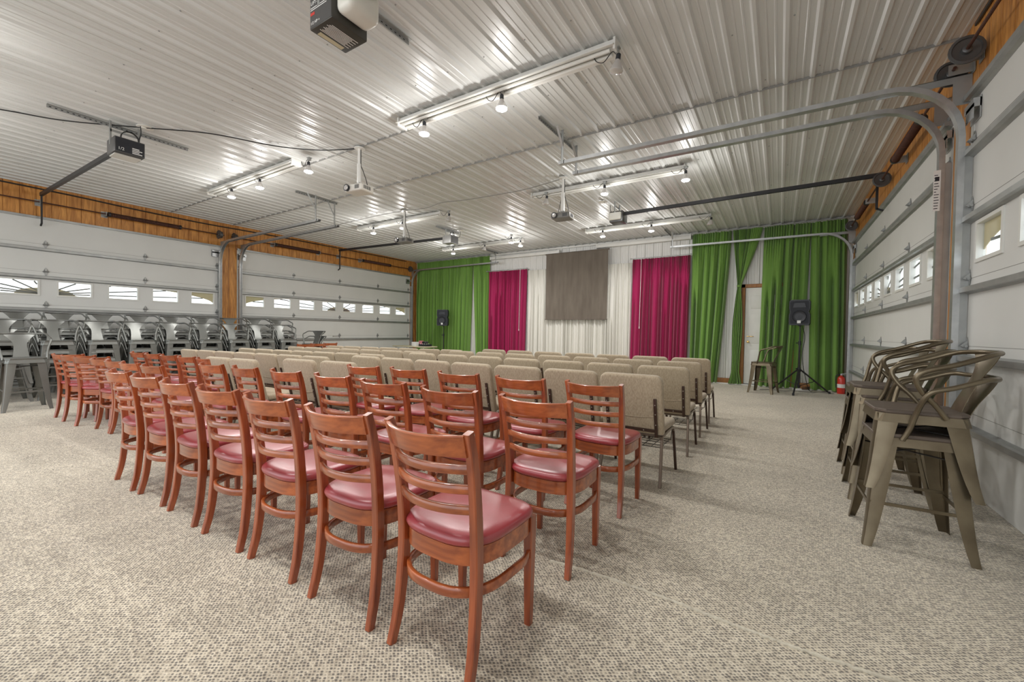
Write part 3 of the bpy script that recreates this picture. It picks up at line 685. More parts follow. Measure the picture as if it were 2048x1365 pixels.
# ceiling cables
def cable(name, pts, r, label, m='cable_black', cat='cable', k=5):
    o = MB().tube(crom(pts, k), r, 6).build(name, m); return tag(o, label, cat)
zc = ZC-.03
cable('cable', [(-8.6, .3, zc), (-8.1, .99, zc), (-7.77, 1.48, zc-.01), (-7.1, 2.13, zc), (-6.57, 2.62, zc), (-6.14, 3.26, zc-.02), (-5.73, 3.69, zc-.01), (-5.25, 3.94, zc)], .008, 'black cable running along the ceiling to the white projector pole')
cable('cable', [(-9.8, 6.6, zc), (-9.2, 6.5, zc-.02), (-8.4, 6.52, zc), (-7.7, 6.44, zc-.02), (-7.05, 6.52, zc), (-6.4, 6.56, zc-.02), (-5.9, 6.5, zc), (-5.3, 6.55, zc-.02), (-4.5, 6.66, zc), (-3.9, 6.6, zc-.02), (-3.2, 6.52, zc)], .007, 'thin cable looping across the ceiling between the two black projectors', 'cable_gray')
cable('cable', [(XL+.03, -1, 3.80), (XL+.03, 1.4, 3.80), (XL+.03, 2.4, 3.79), (XL+.03, 3.4, 3.76), (XL+.03, 4.6, 3.75), (XL+.03, 5.6, 3.77), (XL+.03, 7, 3.79), (XL+.03, 8.5, 3.80), (XL+.03, 11.2, 3.81)], .013, 'thick black cable along the top of the left plywood wall')
tag(MB().box((XL+.02, 5.258, ZC-.0285), (XR-.02, 5.262, ZC-.0)).build('trim_5', 'cable_gray', smooth=0), kind='structure')
tag(MB().box((XL+.02, 3.95, ZC-.0285), (-4.1, 3.954, ZC-.0)).build('trim_6', 'cable_gray', smooth=0), kind='structure')
o = MB().rbox((XR-.02, .4, 3.80), (XR-.005, 5, 3.83), .004).build('trim_7', 'black_metal'); tag(o, kind='structure')

# ------------------------------------------------------------------ curtains
def curtain(name, x0t, x1t, x0b, x1b, zt, zb, y, m, label, pleat=.11, amp=.035, group=None, seed=1, topbunch=1., midf=None, cat='curtain', flare=1.):
    r = random.Random(seed); W = max(x1t-x0t, x1b-x0b); n = max(3, int(W/pleat))
    wd = [r.uniform(.45, 1.6) for _ in range(n)]; tot = sum(wd); cut = [0]
    for q in wd: cut.append(cut[-1]+q/tot)
    dep = [r.uniform(.55, 1.25) for _ in range(n+1)]; drift = [r.uniform(-.5, .5) for _ in range(n+1)]
    start = [r.uniform(0, .5) if r.random() < .4 else 0 for _ in range(n+1)]; start[0] = start[-1] = 0
    nu = n*12
    def f(u, v):
        xa = x0t+(x0b-x0t)*v**flare; xb = x1t+(x1b-x1t)*v**flare
        if midf: xa, xb = midf(xa, xb, v)
        k = u*n; i = int(min(k, n-1)); q = k-i
        w0 = cut[i]+(cut[i+1]-cut[i])*q
        w0 += (drift[i]*(1-q)+drift[i+1]*q)*.35/n*v if 0 < k < n else 0
        # rounded ridge towards the room, narrow deep valley at each pleat boundary
        e = abs(math.sin(PI*q))**.85
        vd = dep[i] if q < .5 else dep[i+1]; st = start[i] if q < .5 else start[i+1]
        on = min(1, max(0, (v-st)/.12+.15)) if st else 1
        ridge = e*vd*on+(1-on)*.9*vd
        fine = .22*math.sin(k*6*PI+seed)*max(0, 1-v*4)
        off = -amp*3.0*(ridge*min(1, .55+v*1.2)+fine)
        x = xa+(xb-xa)*w0+amp*.35*math.sin(2*PI*q)*(1 if i % 2 else -.4)*min(1, v*1.5)
        return (x, y+off+amp*.8+.015*math.sin(v*3+i*.7)*v, zt+(zb-zt)*v)
    o = MB().grid(f, nu, 26, .003).build(name, m, smooth=80)
    return tag(o, label, cat, group)
YC = YB-.10
G = 'green curtains on the back wall'
curtain('curtain', XL+.12, -9.12, XL+.14, -9.22, 3.80, .04, YC, 'green_cloth', 'wide green curtain in the left back corner behind the left loudspeaker', .13, .04, G, 1)
curtain('curtain', -9.12, -8.38, -8.90, -8.42, 3.80, .04, YC, 'green_cloth', 'narrow green curtain beside the left magenta curtain', .12, .04, G, 2)
curtain('curtain', -1.96, -1.06, -1.98, -1.31, 3.80, .03, YC, 'green_cloth', 'bright green curtain just right of the right magenta curtain', .14, .045, G, 3, flare=1.3)
def tie(xa, xb, v):
    kn = .365; c = -.86
    if v < kn: t = (v/kn)**1.15; w = .035
    else:
        t = 1; w = .035+.075*math.sin(min(1, (v-kn)/.45)*PI*.75)*1.0
        if v > .93: w += (v-.93)*.9
    A = -1.03; B = -.39
    cc = c+(.0 if v < kn else -.06*(v-kn)*1.2)
    return (A+(cc-w-A)*t, B+(cc+w-B)*t)
curtain('curtain', -1.03, -.39, -1.03, -.39, 3.80, .03, YC-.03, 'green_cloth', 'green curtain tied in a knot in front of the small door', .08, .03, G, 4, midf=tie)
tag(MB().lathe([(.02, -.03), (.045, -.025), (.055, 0), (.045, .025), (.02, .03)], (-.86, YC-.06, 3.80-.365*3.77), 14).build('curtain_tie', 'green_cloth'), 'green cloth tie knotted around the gathered curtain', 'curtain tie')
def gapl(xa, xb, v): return (xa, xb-.12*max(0, v-.45))
def gapr(xa, xb, v): return (xa+.05*max(0, v-.45), xb)
curtain('curtain', -.37, .55, -.42, .46, 3.80, .02, YC, 'green_cloth', 'dark green curtain directly left of the right loudspeaker', .15, .05, G, 5, midf=gapl)
curtain('curtain', .55, 1.20, .56, 1.22, 3.80, .02, YC, 'green_cloth', 'dark green curtain in the right back corner by the fire extinguisher', .15, .05, G, 6, midf=gapr)
Gm = 'magenta curtains on the back wall'
curtain('curtain', -8.38, -6.88, -8.36, -6.92, 3.24, .40, YC-.05, 'magenta_cloth', 'magenta curtain left of the grey blind', .10, .035, Gm, 7)
curtain('curtain', -3.48, -1.99, -3.52, -2.02, 3.27, .35, YC-.05, 'magenta_cloth', 'magenta curtain right of the grey blind', .10, .035, Gm, 8)
curtain('curtain', -6.86, -3.5, -6.86, -3.5, 3.20, .20, YC, 'sheer_cloth', 'white pleated sheer curtain behind the grey blind', .085, .028, None, 9)
def rod(x0, x1, z, y, label, m='galv_strut', r=.012):
    s = MB().cyl((x0, y, z), (x1, y, z), r, 10)
    for x in (x0, x1): s.cyl((x-.012, y, z), (x+.012, y, z), r*1.9, 10)
    for x in (x0+.05, x1-.05): s.box((x-.008, y, z-.008), (x+.008, YB-.02, z+.008))
    return tag(s.build('curtain_rod', m), label, 'curtain rod', 'thin curtain rods on the back wall')
rod(-8.42, -6.84, 3.255, YC-.115, 'thin rod at the top of the left magenta curtain')
rod(-3.52, -1.97, 3.285, YC-.115, 'thin rod at the top of the right magenta curtain')
rod(XL+.1, -8.36, 3.815, YC-.06, 'thin rod at the top of the left green curtains')
rod(-1.98, 1.22, 3.815, YC-.06, 'thin rod at the top of the right green curtains')
# white pull wands hanging over the magenta curtains
for x, z0, z1, lb in ((-7.08, 3.24, 1.32, 'white pull wand hanging over the left magenta curtain'), (-3.22, 3.27, 1.42, 'white pull wand hanging over the right magenta curtain')):
    tag(MB().cyl((x, YC-.14, z0), (x-.02, YC-.14, z1), .006, 8).lathe([(.008, -.06), (.012, -.05), (.012, 0)], (x-.02, YC-.14, z1), 8).build('curtain_wand', 'label_white'), lb, 'curtain wand', 'white wands over the magenta curtains')
# grey roller blind
t = thing('roller_blind', 'large grey brown roller blind hanging in the middle of the back wall', 'blind', (-5.15, YC-.14, 1.64))
MB().grid(lambda u, v: (-.99+1.98*u, .008*math.sin(u*9+v*2)+.004*math.sin(u*31), 1.97*(1-v)), 60, 10, .002).build('cloth', 'gray_blind', t, smooth=80)
MB().cyl((-1.02, .02, 1.985), (1.02, .02, 1.985), .022, 10).build('roller', 'gray_blind', t)
MB().rbox((-1.0, -.008, -.03), (1.0, .012, .0), .004).build('bottom_bar', 'gray_blind', t)
MB().cyl((.99, 0, -.0), (1.0, .02, 1.97), .003, 6).build('cord', 'label_white', t)
# white channels below the ceiling on the back wall
for x0, x1, z, lb in ((-8.33, -5.75, 3.70, 'long white metal channel high on the back wall, left one'), (-4.55, -2.0, 3.74, 'long white metal channel high on the back wall, right one')):
    s = MB().rbox((x0, YB-.16, z-.045), (x1, YB-.026, z+.045), .012); o = s.build('wall_channel', 'white_trim')
    tag(o, lb, 'channel', 'white metal channels high on the back wall')
    for xx in (x0-.012, x1-.02): MB().box((xx, YB-.17, z-.05), (xx+.032, YB-.026, z+.05)).build('end_cap', 'white_trim', o, smooth=0)

# ------------------------------------------------------------------ wooden ladder back chair (faces +y)
def sq(a, e=3.0, n=48, fy=None, ax=.215, ay=.215):
    out = []
    for i in range(n):
        t = 2*PI*i/n; c, s_ = math.cos(t), math.sin(t)
        ee = e if s_ < 0 else 5.0
        out.append((a*ax*math.copysign(abs(c)**(2/ee), c), a*ay*math.copysign(abs(s_)**(2/ee), s_)))
    return out
def wood_chair(label, group, loc, rz=0):
    t = thing('dining_chair', label, 'chair', loc, rz, group)
    rings = [[(x, y+.005, z) for x, y in sq(k)] for k, z in ((.93, .461), (.985, .468), (1.01, .481), (.995, .494), (.94, .504), (.80, .510), (.5, .514), (.12, .516))]
    MB().loft(rings).build('seat', 'vinyl', t, smooth=60)
    o, i_ = sq(1.0, 3.0, 56, ax=.206, ay=.206), sq(.90, 3.0, 56, ax=.206, ay=.206)
    rg = [[(x, y+.005, .396) for x, y in i_], [(x, y+.005, .396) for x, y in o], [(x, y+.005, .462) for x, y in o], [(x, y+.005, .462) for x, y in i_]]
    MB().loft(rg+[rg[0]], cap=False).build('seat_frame', 'wood_h', t, smooth=50)
    for sx in (-1, 1):
        path = crom([(sx*.195, -.215, 0), (sx*.190, -.185, .13), (sx*.185, -.168, .30), (sx*.183, -.165, .45), (sx*.186, -.178, .62), (sx*.192, -.205, .78), (sx*.197, -.235, .885)], 5)
        n = len(path); MB().sweep(path, rrect(.0165, .0195, .004), (1,0,0), [.82+.25*math.sin(PI*min(1, i/n*1.05)) for i in range(n)]).build('leg', 'wood_v', t)
    for sx in (-1, 1):
        MB().loft([[(sx*(.182)+a*k, .188+b*k, z) for a, b in rrect(.019, .019, .003)] for k, z in ((.72, 0), (.9, .2), (1.05, .40), (1.05, .460))]).build('leg', 'wood_v', t)
    # bentwood stretcher: one hoop round the back from front leg to front leg
    oo = [p for p in sq(1.0, 2.6, 72, ax=.204, ay=.212)]
    pts = [(x, y-.002) for x, y in oo if y < .135]
    left = [p for p in pts if p[0] < 0]; right = [p for p in pts if p[0] >= 0]
    left.sort(key=lambda p: -p[1]); right.sort(key=lambda p: p[1])
    path = [(-.184, .178, .303)]+[(x*.99, y, .303) for x, y in left]+[(x*.99, y, .303) for x, y in right]+[(.184, .178, .303)]
    path.sort(key=lambda p: math.atan2(p[0], -(p[1]-.05)))
    MB().sweep(path, rrect(.0175, .0085, .002), (0,0,1)).build('stretcher', 'wood_h', t, smooth=50)
    def railpath(z, yy, hw, dip=.0, bow=.052):
        return [(hw*u, yy-bow*(1-u*u)**1.0-.0, z-dip*(1-u*u)) for u in [k/10-1 for k in range(21)]]
    # top rail: tall curved board with a hollowed top edge
    rings = []
    for k in range(21):
        u = k/10-1; x = .19*u; bow = .066*(1-u*u); zt = .878-.004*(1-u*u); zb = .800+.004*(1-u*u)
        def yy(z): return -.178-(z-.62)*.215
        rings.append([(x, yy(zb)-bow+.002, zb), (x, yy(zb)-bow-.018, zb), (x, yy(zt)-bow-.020, zt-.004), (x, yy(zt)-bow-.014, zt), (x, yy(zt)-bow-.004, zt), (x, yy(zt)-bow+.002, zt-.004)])
    MB().loft(rings).build('top_rail', 'wood_h', t, smooth=50)
    for z in (.752, .680, .604):
        y0 = -.178-(z-.62)*.19
        MB().sweep(railpath(z, y0, .185, 0, .060), rrect(.0155, .009, .0025), (0,0,1)).build('back_slat', 'wood_h', t, smooth=50)
    return t
# ------------------------------------------------------------------ beige stacking chair (faces +y)
def beige_chair(label, group, loc, rz=0):
    t = thing('stacking_chair', label, 'chair', loc, rz, group)
    s = MB(); s.rbox((-.245, -.15, .405), (.245, .275, .475), .028, 4); s.build('seat', 'beige_fabric', t, smooth=60)
    M = Matrix.Translation((0, -.165, .40)) @ Matrix.Rotation(.235, 4, 'X')
    t2 = bmesh.new(); bmesh.ops.create_cube(t2, size=1)
    for v in t2.verts: v.co = Vector((v.co.x*.515, v.co.y*.06, v.co.z*.505+.2525))
    ve = [e for e in t2.edges if abs(e.verts[0].co.x-e.verts[1].co.x) < .01 and abs(e.verts[0].co.z-e.verts[1].co.z) < .01 and e.verts[0].co.z > .4]
    bmesh.ops.bevel(t2, geom=ve, offset=.06, segments=5, affect='EDGES', profile=.5)
    bmesh.ops.bevel(t2, geom=[e for e in t2.edges if e.is_manifold and abs(e.calc_face_angle(0)) > .6], offset=.020, segments=3, affect='EDGES', profile=.5)
    s = MB().take(t2, M); s.build('backrest', 'beige_fabric', t, smooth=50)
    s = MB().tube(crom([(-.19, -.0325, .165), (-.1, -.034, .155), (0, -.034, .15), (.1, -.034, .155), (.19, -.0325, .165)]), .0035, 6, M=M); s.build('seam', 'beige_fabric', t)
    s = MB()
    for sx in (-1, 1): s.rbox((sx*.2-.0125, -.046, -.01), (sx*.2+.0125, -.030, .32), .003, M=M)
    s.rbox((-.2, -.042, .03), (.2, -.031, .055), .002, M=M); s.build('back_frame', 'brown_steel', t)
    s = MB()
    for sx in (-1, 1):
        for z in (.10, .19, .27): s.lathe([(.005, 0), (.004, .003), (.001, .004)], (0,0,0), 8, M @ Matrix.Translation((sx*.2, -.046, z)) @ Matrix.Rotation(PI/2, 4, 'X'))
    for x in (-.1, .1): s.lathe([(.005, 0), (.004, .003), (.001, .004)], (0,0,0), 8, M @ Matrix.Translation((x, -.042, .0425)) @ Matrix.Rotation(PI/2, 4, 'X'))
    s.build('screw', 'screw', t)
    for sx in (-1, 1):
        MB().sweep([(sx*.255, -.28, 0), (sx*.238, -.175, .385)], rrect(.011, .014, .004), (1,0,0)).build('leg', 'bronze_steel', t)
        MB().sweep([(sx*.255, .285, 0), (sx*.238, .235, .36)], rrect(.011, .013, .004), (1,0,0)).build('leg', 'brown_steel', t)
    s = MB()
    for sx in (-1, 1): s.sweep(crom([(sx*.236, -.20, .375), (sx*.236, -.05, .392), (sx*.236, .12, .398), (sx*.236, .22, .39), (sx*.238, .237, .35)], 4), rrect(.010, .012, .003), (1,0,0))
    s.cyl((-.236, -.16, .385), (.236, -.16, .385), .009, 8).cyl((-.236, .2, .392), (.236, .2, .392), .009, 8); s.build('seat_frame', 'bronze_steel', t)
    s = MB()
    for k in range(7): s.cyl((-.215+k*.0717, -.14, .285), (-.215+k*.0717, .2, .285), .0028, 5)
    for y in (-.14, -.05, .04, .12, .2): s.cyl((-.225, y, .285), (.225, y, .285), .0028, 5)
    for sx in (-1, 1):
        for y in (-.14, .2): s.cyl((sx*.225, y, .285), (sx*.234, y, .385), .0035, 5)
    s.build('book_rack', 'wire', t, smooth=0)
    return t
rows_txt = ['nearest row', 'second row', 'third row', 'fourth row', 'fifth row', 'sixth row', 'seventh row']
GW, GB = 'red seated wooden ladder back chairs', 'beige upholstered stacking chairs'
def nth(i, n, side): 
    return ('rightmost' if i == 0 else ORD[i]+' from the right') if i < n-1 else 'leftmost'
wc = bc = None
def put_wood(x, y, rz, label):
    global wc
    if wc is None: wc = wood_chair(label, GW, (x, y, 0), rz)
    else:
        o = dup(wc, (x, y, 0), rz, label, GW)
        if x < -4.9: o.scale.z = .955
def put_beige(x, y, rz, label):
    global bc
    if bc is None: bc = beige_chair(label, GB, (x, y, 0), rz)
    else:
        o = dup(bc, (x, y, 0), rz, label, GB)
        if x < -4.9: o.scale.z = .975-.006*abs(x+4.9)
w1 = [-1.045, -1.575, -2.137, -2.65, -3.178, -3.70, -4.20]
jr = random.Random(11)
for i, x in enumerate(w1): put_wood(x, 1.325+jr.uniform(-.01, .01), [-.03, .02, .0, .03, -.02, .02, -.03][i], nth(i, 7, 0)+' wooden chair in the nearest row of the right block')
w2 = [-1.05, -1.62, -2.20, -2.78, -3.35, -3.89, -4.43]
for i, x in enumerate(w2): put_wood(x, 2.10+[0, -.01, 0, .03, .0, -.05, -.09][i], jr.uniform(-.03, .03), nth(i, 7, 0)+' wooden chair in the second row of the right block')
w3 = [-1.05, -1.62, -2.19, -2.78, -3.30]
for i, x in enumerate(w3): put_wood(x, 2.90+[.03, -.02, -.04, -.03, -.10][i], [-.04, .02, 0, .02, .03][i], (nth(i, 9, 0) if i < 4 else 'leftmost')+' wooden chair in the third row of the right block')
for i, (x, y) in enumerate(((-3.80, 2.92), (-4.36, 2.84))): put_beige(x, y, .08, 'beige chair, '+('inner' if i == 0 else 'leftmost')+' of two beside the wooden chairs, right block')
for r, (y, xs) in enumerate(((3.695, -.765), (4.735, -.75), (5.665, -.765), (6.585, -.79))):
    for i in range(7):
        x = xs-.255-i*[.55, .565, .568, .562][r]
        put_beige(x, y+jr.uniform(-.008, .008), jr.uniform(-.015, .015), nth(i, 7, 0)+' beige chair in the '+['first','second','third','last'][r]+' all-beige row, right block')
# left block, rows turned a few degrees
for i, (x, y, a) in enumerate([(-5.17, 1.80, .05), (-5.70, 1.78, .05), (-6.14, 1.77, .05), (-6.58, 1.75, .05), (-7.10, 1.72, .62), (-7.56, 1.70, .62), (-7.95, 1.70, .55)]):
    put_wood(x, y, a, nth(i, 7, 0)+' wooden chair in the nearest row of the left block')
for i in range(5): put_wood(-5.93-i*.50, 2.55-i*.02, .05, nth(i, 5, 0)+' wooden chair in the second row of the left block')
def lrow(x0, y0, th, pitch, n, nm):
    for i in range(n):
        d = (i+.5)*pitch; a = math.radians(th)
        put_beige(x0-d*math.cos(a)-.29*math.sin(a)*0, y0-d*math.sin(a)+.28, a, (nth(i, n, 0) if n > 2 else ('right' if i == 0 else 'left')+'-hand')+' beige chair in the '+nm+', left block')
lrow(-4.86, 2.38, 4, .52, 2, 'second row')
lrow(-4.78, 3.20, 4, .525, 7, 'first all-beige row')
lrow(-4.70, 4.02, 3.5, .525, 7, 'second all-beige row')
lrow(-4.94, 5.10, 4, .525, 7, 'third all-beige row')
lrow(-4.96, 6.06, 5, .525, 7, 'last beige row')
for i, (x, y, a, lb) in enumerate(((-10.1, 6.05, 1.4, 'wooden chair behind the left block, nearest the metal stools'), (-10.35, 6.52, 1.5, 'wooden chair behind the left block, middle of three by the left wall'), (-10.65, 7.05, 1.6, 'wooden chair behind the left block, farthest of three by the left wall'))): put_wood(x, y, a, lb)

# ------------------------------------------------------------------ metal stools (face +y)
def stool(label, group, loc, rz, H=.67, arm='front', metal='gunmetal', seatm='stool_wood', name='metal_stool', fr=.235, cat='stool'):
    t = thing(name, label, cat, loc, rz, group)
    def rs(a, c, z): return [(x, y, z) for x, y in rrect(a, a, c)]
    MB().loft([rs(.196, .045, H-.024), rs(.202, .047, H-.016), rs(.202, .047, H-.004), rs(.198, .045, H)]).build('seat', seatm, t, smooth=30)
    s = MB(); o_ = rs(.196, .035, H-.022); b_ = rs(.205, .03, H-.072); b2 = rs(.201, .03, H-.072); o2 = rs(.192, .035, H-.024)
    s.loft([o_, b_, b2, o2], cap=False).build('seat_skirt', metal, t, smooth=30)
    fh, th = .248, .190
    for sx in (-1, 1):
        for sy in (-1, 1):
            rings = []
            for k in range(11):
                q = k/10; z = (H-.026)*(1-q); c = th+(fh-th)*(q*.8+.2*q**5); w = .100*(1-q)**.9+.042*q; e = .020*(1-q)+.011*q; tt = .0035
                P = [(c-w, c), (c-e, c), (c-e*.3, c-e*.3), (c, c-e), (c, c-w), (c-tt, c-w), (c-tt, c-e-.002), (c-e*.3-tt, c-e*.3-tt), (c-e-.002, c-tt), (c-w, c-tt)]
                rings.append([(sx*a, sy*b, z) for a, b in P])
            m = MB().loft(rings)
            def cor(q): c = th+(fh-th)*(q*.8+.2*q**5)-.011; return Vector((sx*c, sy*c, (H-.026)*(1-q)))
            m.tube([cor(.2), cor(.28), cor(.36), cor(.44), cor(.52), cor(.58)], [.003, .008, .009, .009, .008, .003], 8)
            m.build('leg', metal, t, smooth=40)
    zf = fr; c = th+(fh-th)*.8*(1-zf/(H-.026))-.006
    s = MB()
    for sy in (-1, 1): s.sweep([(-c, sy*c, zf), (c, sy*c, zf)], rect(.010, .004), (0,0,1))
    for sx in (-1, 1): s.sweep([(sx*c, -c, zf+.02), (sx*c, c, zf+.02)], rect(.009, .003), (0,0,1))
    if H > .5: s.build('foot_rail', metal, t, smooth=0)
    else: s.bm.free()
    s = MB(); zz = H-.13; c = .178
    s.cyl((-c, -c, zz), (c, c, zz), .005, 6).cyl((c, -c, zz+.01), (-c, c, zz+.01), .005, 6); s.build('cross_brace', 'wire', t)
    if arm == 'front': side = [(.245, -.235, .338), (.268, -.11, .29), (.270, -.03, .265), (.262, .004, .225), (.235, .03, .135), (.218, .052, .04), (.210, .08, -.03)]
    else: side = [(.245, -.235, .325), (.268, -.11, .275), (.270, .01, .235), (.266, .048, .19), (.250, .02, .12), (.225, -.04, .05), (.210, -.095, -.03)]
    bk = [(0, -.335, .340), (.09, -.328, .340), (.175, -.295, .338)]
    right = bk+side; full = [(-x, y, z) for x, y, z in right[::-1]][:-1]+right
    MB().tube(crom([(x, y, z+H) for x, y, z in full], 4), .0138, 10).build('arm_hoop', metal, t, smooth=60)
    def sp(u, v):
        k = 2*u-1; w = .082+.016*math.sin(v*PI)*-1+.10*max(0, v-.55)**1.4/.45**1.4*.9
        x = w*k; zt = H-.004+(.343)*v
        y = -.185-.150*v**1.15+.012*(1-k*k)*0+(x*x)*1.15*v*v
        return (x, y, zt)
    MB().grid(sp, 12, 14, .003).build('backrest', metal, t, smooth=60)
    return t
# stage stool
stool('single metal armchair stool standing in front of the small back door', 'metal counter stools with arms', (-.27, 10.5, 0), PI/2-.25, .66, 'front', 'gunmetal', 'gunmetal')
# right wall: two stacks and one more behind
GR = 'metal stools stacked by the right doors'
XS = .685
A = stool('metal stool at the bottom of the nearest stack by the right wall', GR, (XS-.005, 3.43, 0), PI/2+.03, .665, 'front')
B = stool('metal armchair stacked upside on top of the nearest stool by the right wall'.replace('upside ', ''), GR, (XS, 3.425, .345), PI/2+.02, .46, 'loop', name='metal_armchair', fr=.17, cat='chair')
dup(A, (XS+.03, 4.25, 0), PI/2-.02, 'metal stool at the bottom of the middle stack by the right wall', GR)
dup(A, (XS+.03, 4.25, .125), PI/2-.02, 'metal stool second from the floor in the middle stack by the right wall', GR)
dup(B, (XS+.01, 4.27, .40), PI/2-.03, 'metal armchair on top of the middle stack by the right wall', GR)
dup(A, (XS+.06, 4.95, 0), PI/2-.02, 'metal stool at the bottom of the farthest stack by the right wall', GR)
dup(A, (XS+.06, 4.95, .125), PI/2-.02, 'metal stool on top of the farthest stack by the right wall', GR)
# left wall
GL = 'grey metal stools stacked along the left doors'
L0 = stool('grey metal bar stool standing alone in front of the left stacks', GL, (-9.16, 1.315, 0), -PI/2, .745, 'front', 'gunmetal_gray', 'gunmetal_gray', fr=.27)
L1 = None; STEP = .145
def lstool(x, y, z, rz, label):
    global L1
    if L1 is None: L1 = stool(label, GL, (x, y, z), rz, .67, 'front', 'gunmetal_gray', 'gunmetal_gray')
    else: dup(L1, (x, y, z), rz, label, GL)
lev = ['lowest', 'second', 'third', 'fourth']
fy = [.74, 1.28, 1.82, 2.37, 2.91, 3.46, 4.03, 4.58, 5.14, 5.68]
for c, y in enumerate(fy):
    n = 3
    for k in range(n):
        lstool(-10.2, y, k*STEP, -PI/2+jr.uniform(-.02, .02), ('topmost' if k == n-1 else lev[k])+' grey stool of the '+ORD[c]+' stack from the left, front row')
by = [1.0, 1.57, 2.14, 2.71, 3.28, 3.85, 4.44, 5.03, 5.62, 6.20]
for c, y in enumerate(by):
    n = 4
    for k in range(n):
        lstool(-11.25, y, k*STEP, -PI/2+jr.uniform(-.02, .02), ('topmost' if k == n-1 else lev[k])+' grey stool of the '+ORD[c]+' stack from the left, back row')
for k in range(2): lstool(-10.9, 6.85-.03*k, k*STEP, -PI+.5, ('upper' if k else 'lower')+' of two turned grey stools at the far end of the stacks')

# ------------------------------------------------------------------ loudspeakers on tripods
def speaker(x, y, z, rz, label, w=.36, h=.52):
    t = thing('loudspeaker', label, 'loudspeaker', (x, y, z), rz, 'black loudspeakers by the back wall')
    out = [(-.45, 0), (.45, 0), (.5, .06), (.5, .42), (.44, .52), (.5, .64), (.5, .93), (.43, 1), (-.43, 1), (-.5, .93), (-.5, .64), (-.44, .52), (-.5, .42), (-.5, .06)]
    MB().loft([[(a*w*k, yy, b*h) for a, b in out] for k, yy in ((.96, -.15), (1.0, -.13), (1.0, .02), (.72, .17))]).build('cabinet', 'black_plastic', t, smooth=25)
    MB().loft([[(a*w*.88, yy, b*h*.9+.05*h) for a, b in out] for yy in (-.152, -.156)]).build('grille', 'speaker_grille', t, smooth=0)
    M = Matrix.Translation((0, -.156, h*.34)) @ Matrix.Rotation(PI/2, 4, 'X')
    MB().lathe([(.001, .0), (.03, .008), (.05, .002), (.10, .008), (.118, .014), (.125, .004), (.125, 0)], (0,0,0), 28, M).build('woofer', 'black_plastic', t)
    MB().prism([(-.12, -.05), (.12, -.05), (.09, .05), (-.09, .05)], 0, .008, Matrix.Translation((0, -.156, h*.78)) @ Matrix.Rotation(PI/2, 4, 'X')).build('horn', 'black_plastic', t, smooth=0)
    MB().box((-.035, -.172, h*.07), (.03, -.155, h*.18)).build('badge', 'label_white', t, smooth=0)
    text_mesh('QSC', .03, 'black_plastic', t, Matrix.Translation((-.031, -.1725, h*.105)) @ Matrix.Rotation(PI/2, 4, 'X')) if False else None
    MB().lathe([(.025, -.02), (.03, -.015), (.03, 0)], (0, .0, 0), 12).build('pole_cup', 'black_plastic', t)
def stand(x, y, top, hub, angs, R, label):
    t = thing('speaker_stand', label, 'stand', (x, y, 0), 0, 'black tripod speaker stands')
    MB().cyl((0,0,.10), (0,0,hub+.6), .019, 12).cyl((0,0,hub+.55), (0,0,top), .0145, 12).build('pole', 'black_metal', t)
    MB().cyl((0,0,hub+.53), (0,0,hub+.62), .029, 14).cyl((0,0,hub+.575), (-.07, -.02, hub+.575), .011, 8).build('collar', 'black_plastic', t)
    MB().cyl((0,0,hub-.04), (0,0,hub+.05), .034, 14).cyl((0,0,hub+.02), (-.06, -.03, hub+.02), .012, 8).build('hub', 'black_plastic', t)
    MB().cyl((0,0,.12), (0,0,.17), .03, 14).build('lower_hub', 'black_plastic', t)
    for a in angs:
        a = math.radians(a); c, s_ = math.cos(a), math.sin(a); P0 = (.03*c, .03*s_, hub); P1 = (R*c, R*s_, .018)
        l = MB().cyl(P0, P1, .0165, 10).build('leg', 'black_metal', t)
        MB().lathe([(.02, -.018), (.022, 0), (.02, .03)], (R*c, R*s_, .018), 10).build('rubber_foot', 'black_plastic', l)
        m = [.5*(P0[i]+P1[i]) for i in range(3)]; MB().cyl((.02*c, .02*s_, .15), m, .008, 8).build('brace', 'black_metal', t)
speaker(.36, 10.95, 1.46, -.12, 'black loudspeaker on the tall tripod in front of the right green curtain', .38, .54)
stand(.37, 10.97, 1.46, .50, (-100, 22, 142), .60, 'black tripod stand under the right loudspeaker')
speaker(-9.98, 11.15, 1.40, .45, 'black loudspeaker in front of the left green curtain', .40, .56)
stand(-9.98, 11.17, 1.40, .50, (-90, 30, 150), .55, 'black tripod stand under the left loudspeaker')

# fire extinguisher
t = thing('fire_extinguisher', 'red fire extinguisher on the floor in the right back corner', 'fire extinguisher', (1.14, 11.40, 0))
MB().lathe([(.066, 0), (.07, .01), (.07, .31), (.062, .345), (.04, .37), (.022, .38), (.022, .395)], (0,0,0), 20).build('tank', 'red_paint', t)
MB().lathe([(.0712, .13), (.0712, .21)], (0,0,0), 20).build('label', 'label_white', t)
MB().lathe([(.02, .385), (.024, .40), (.02, .425)], (0,0,0), 10).sweep([(-.02,0,.42), (.10, 0, .45)], rect(.01, .005), (0,1,0)).sweep([(-.02,0,.41), (.09, 0, .41)], rect(.01, .004), (0,1,0)).build('valve', 'galv', t)
MB().tube(crom([(-.02, 0, .41), (-.09, 0, .38), (-.09, 0, .2), (-.085, 0, .12)]), .009, 8).build('hose', 'black_plastic', t)

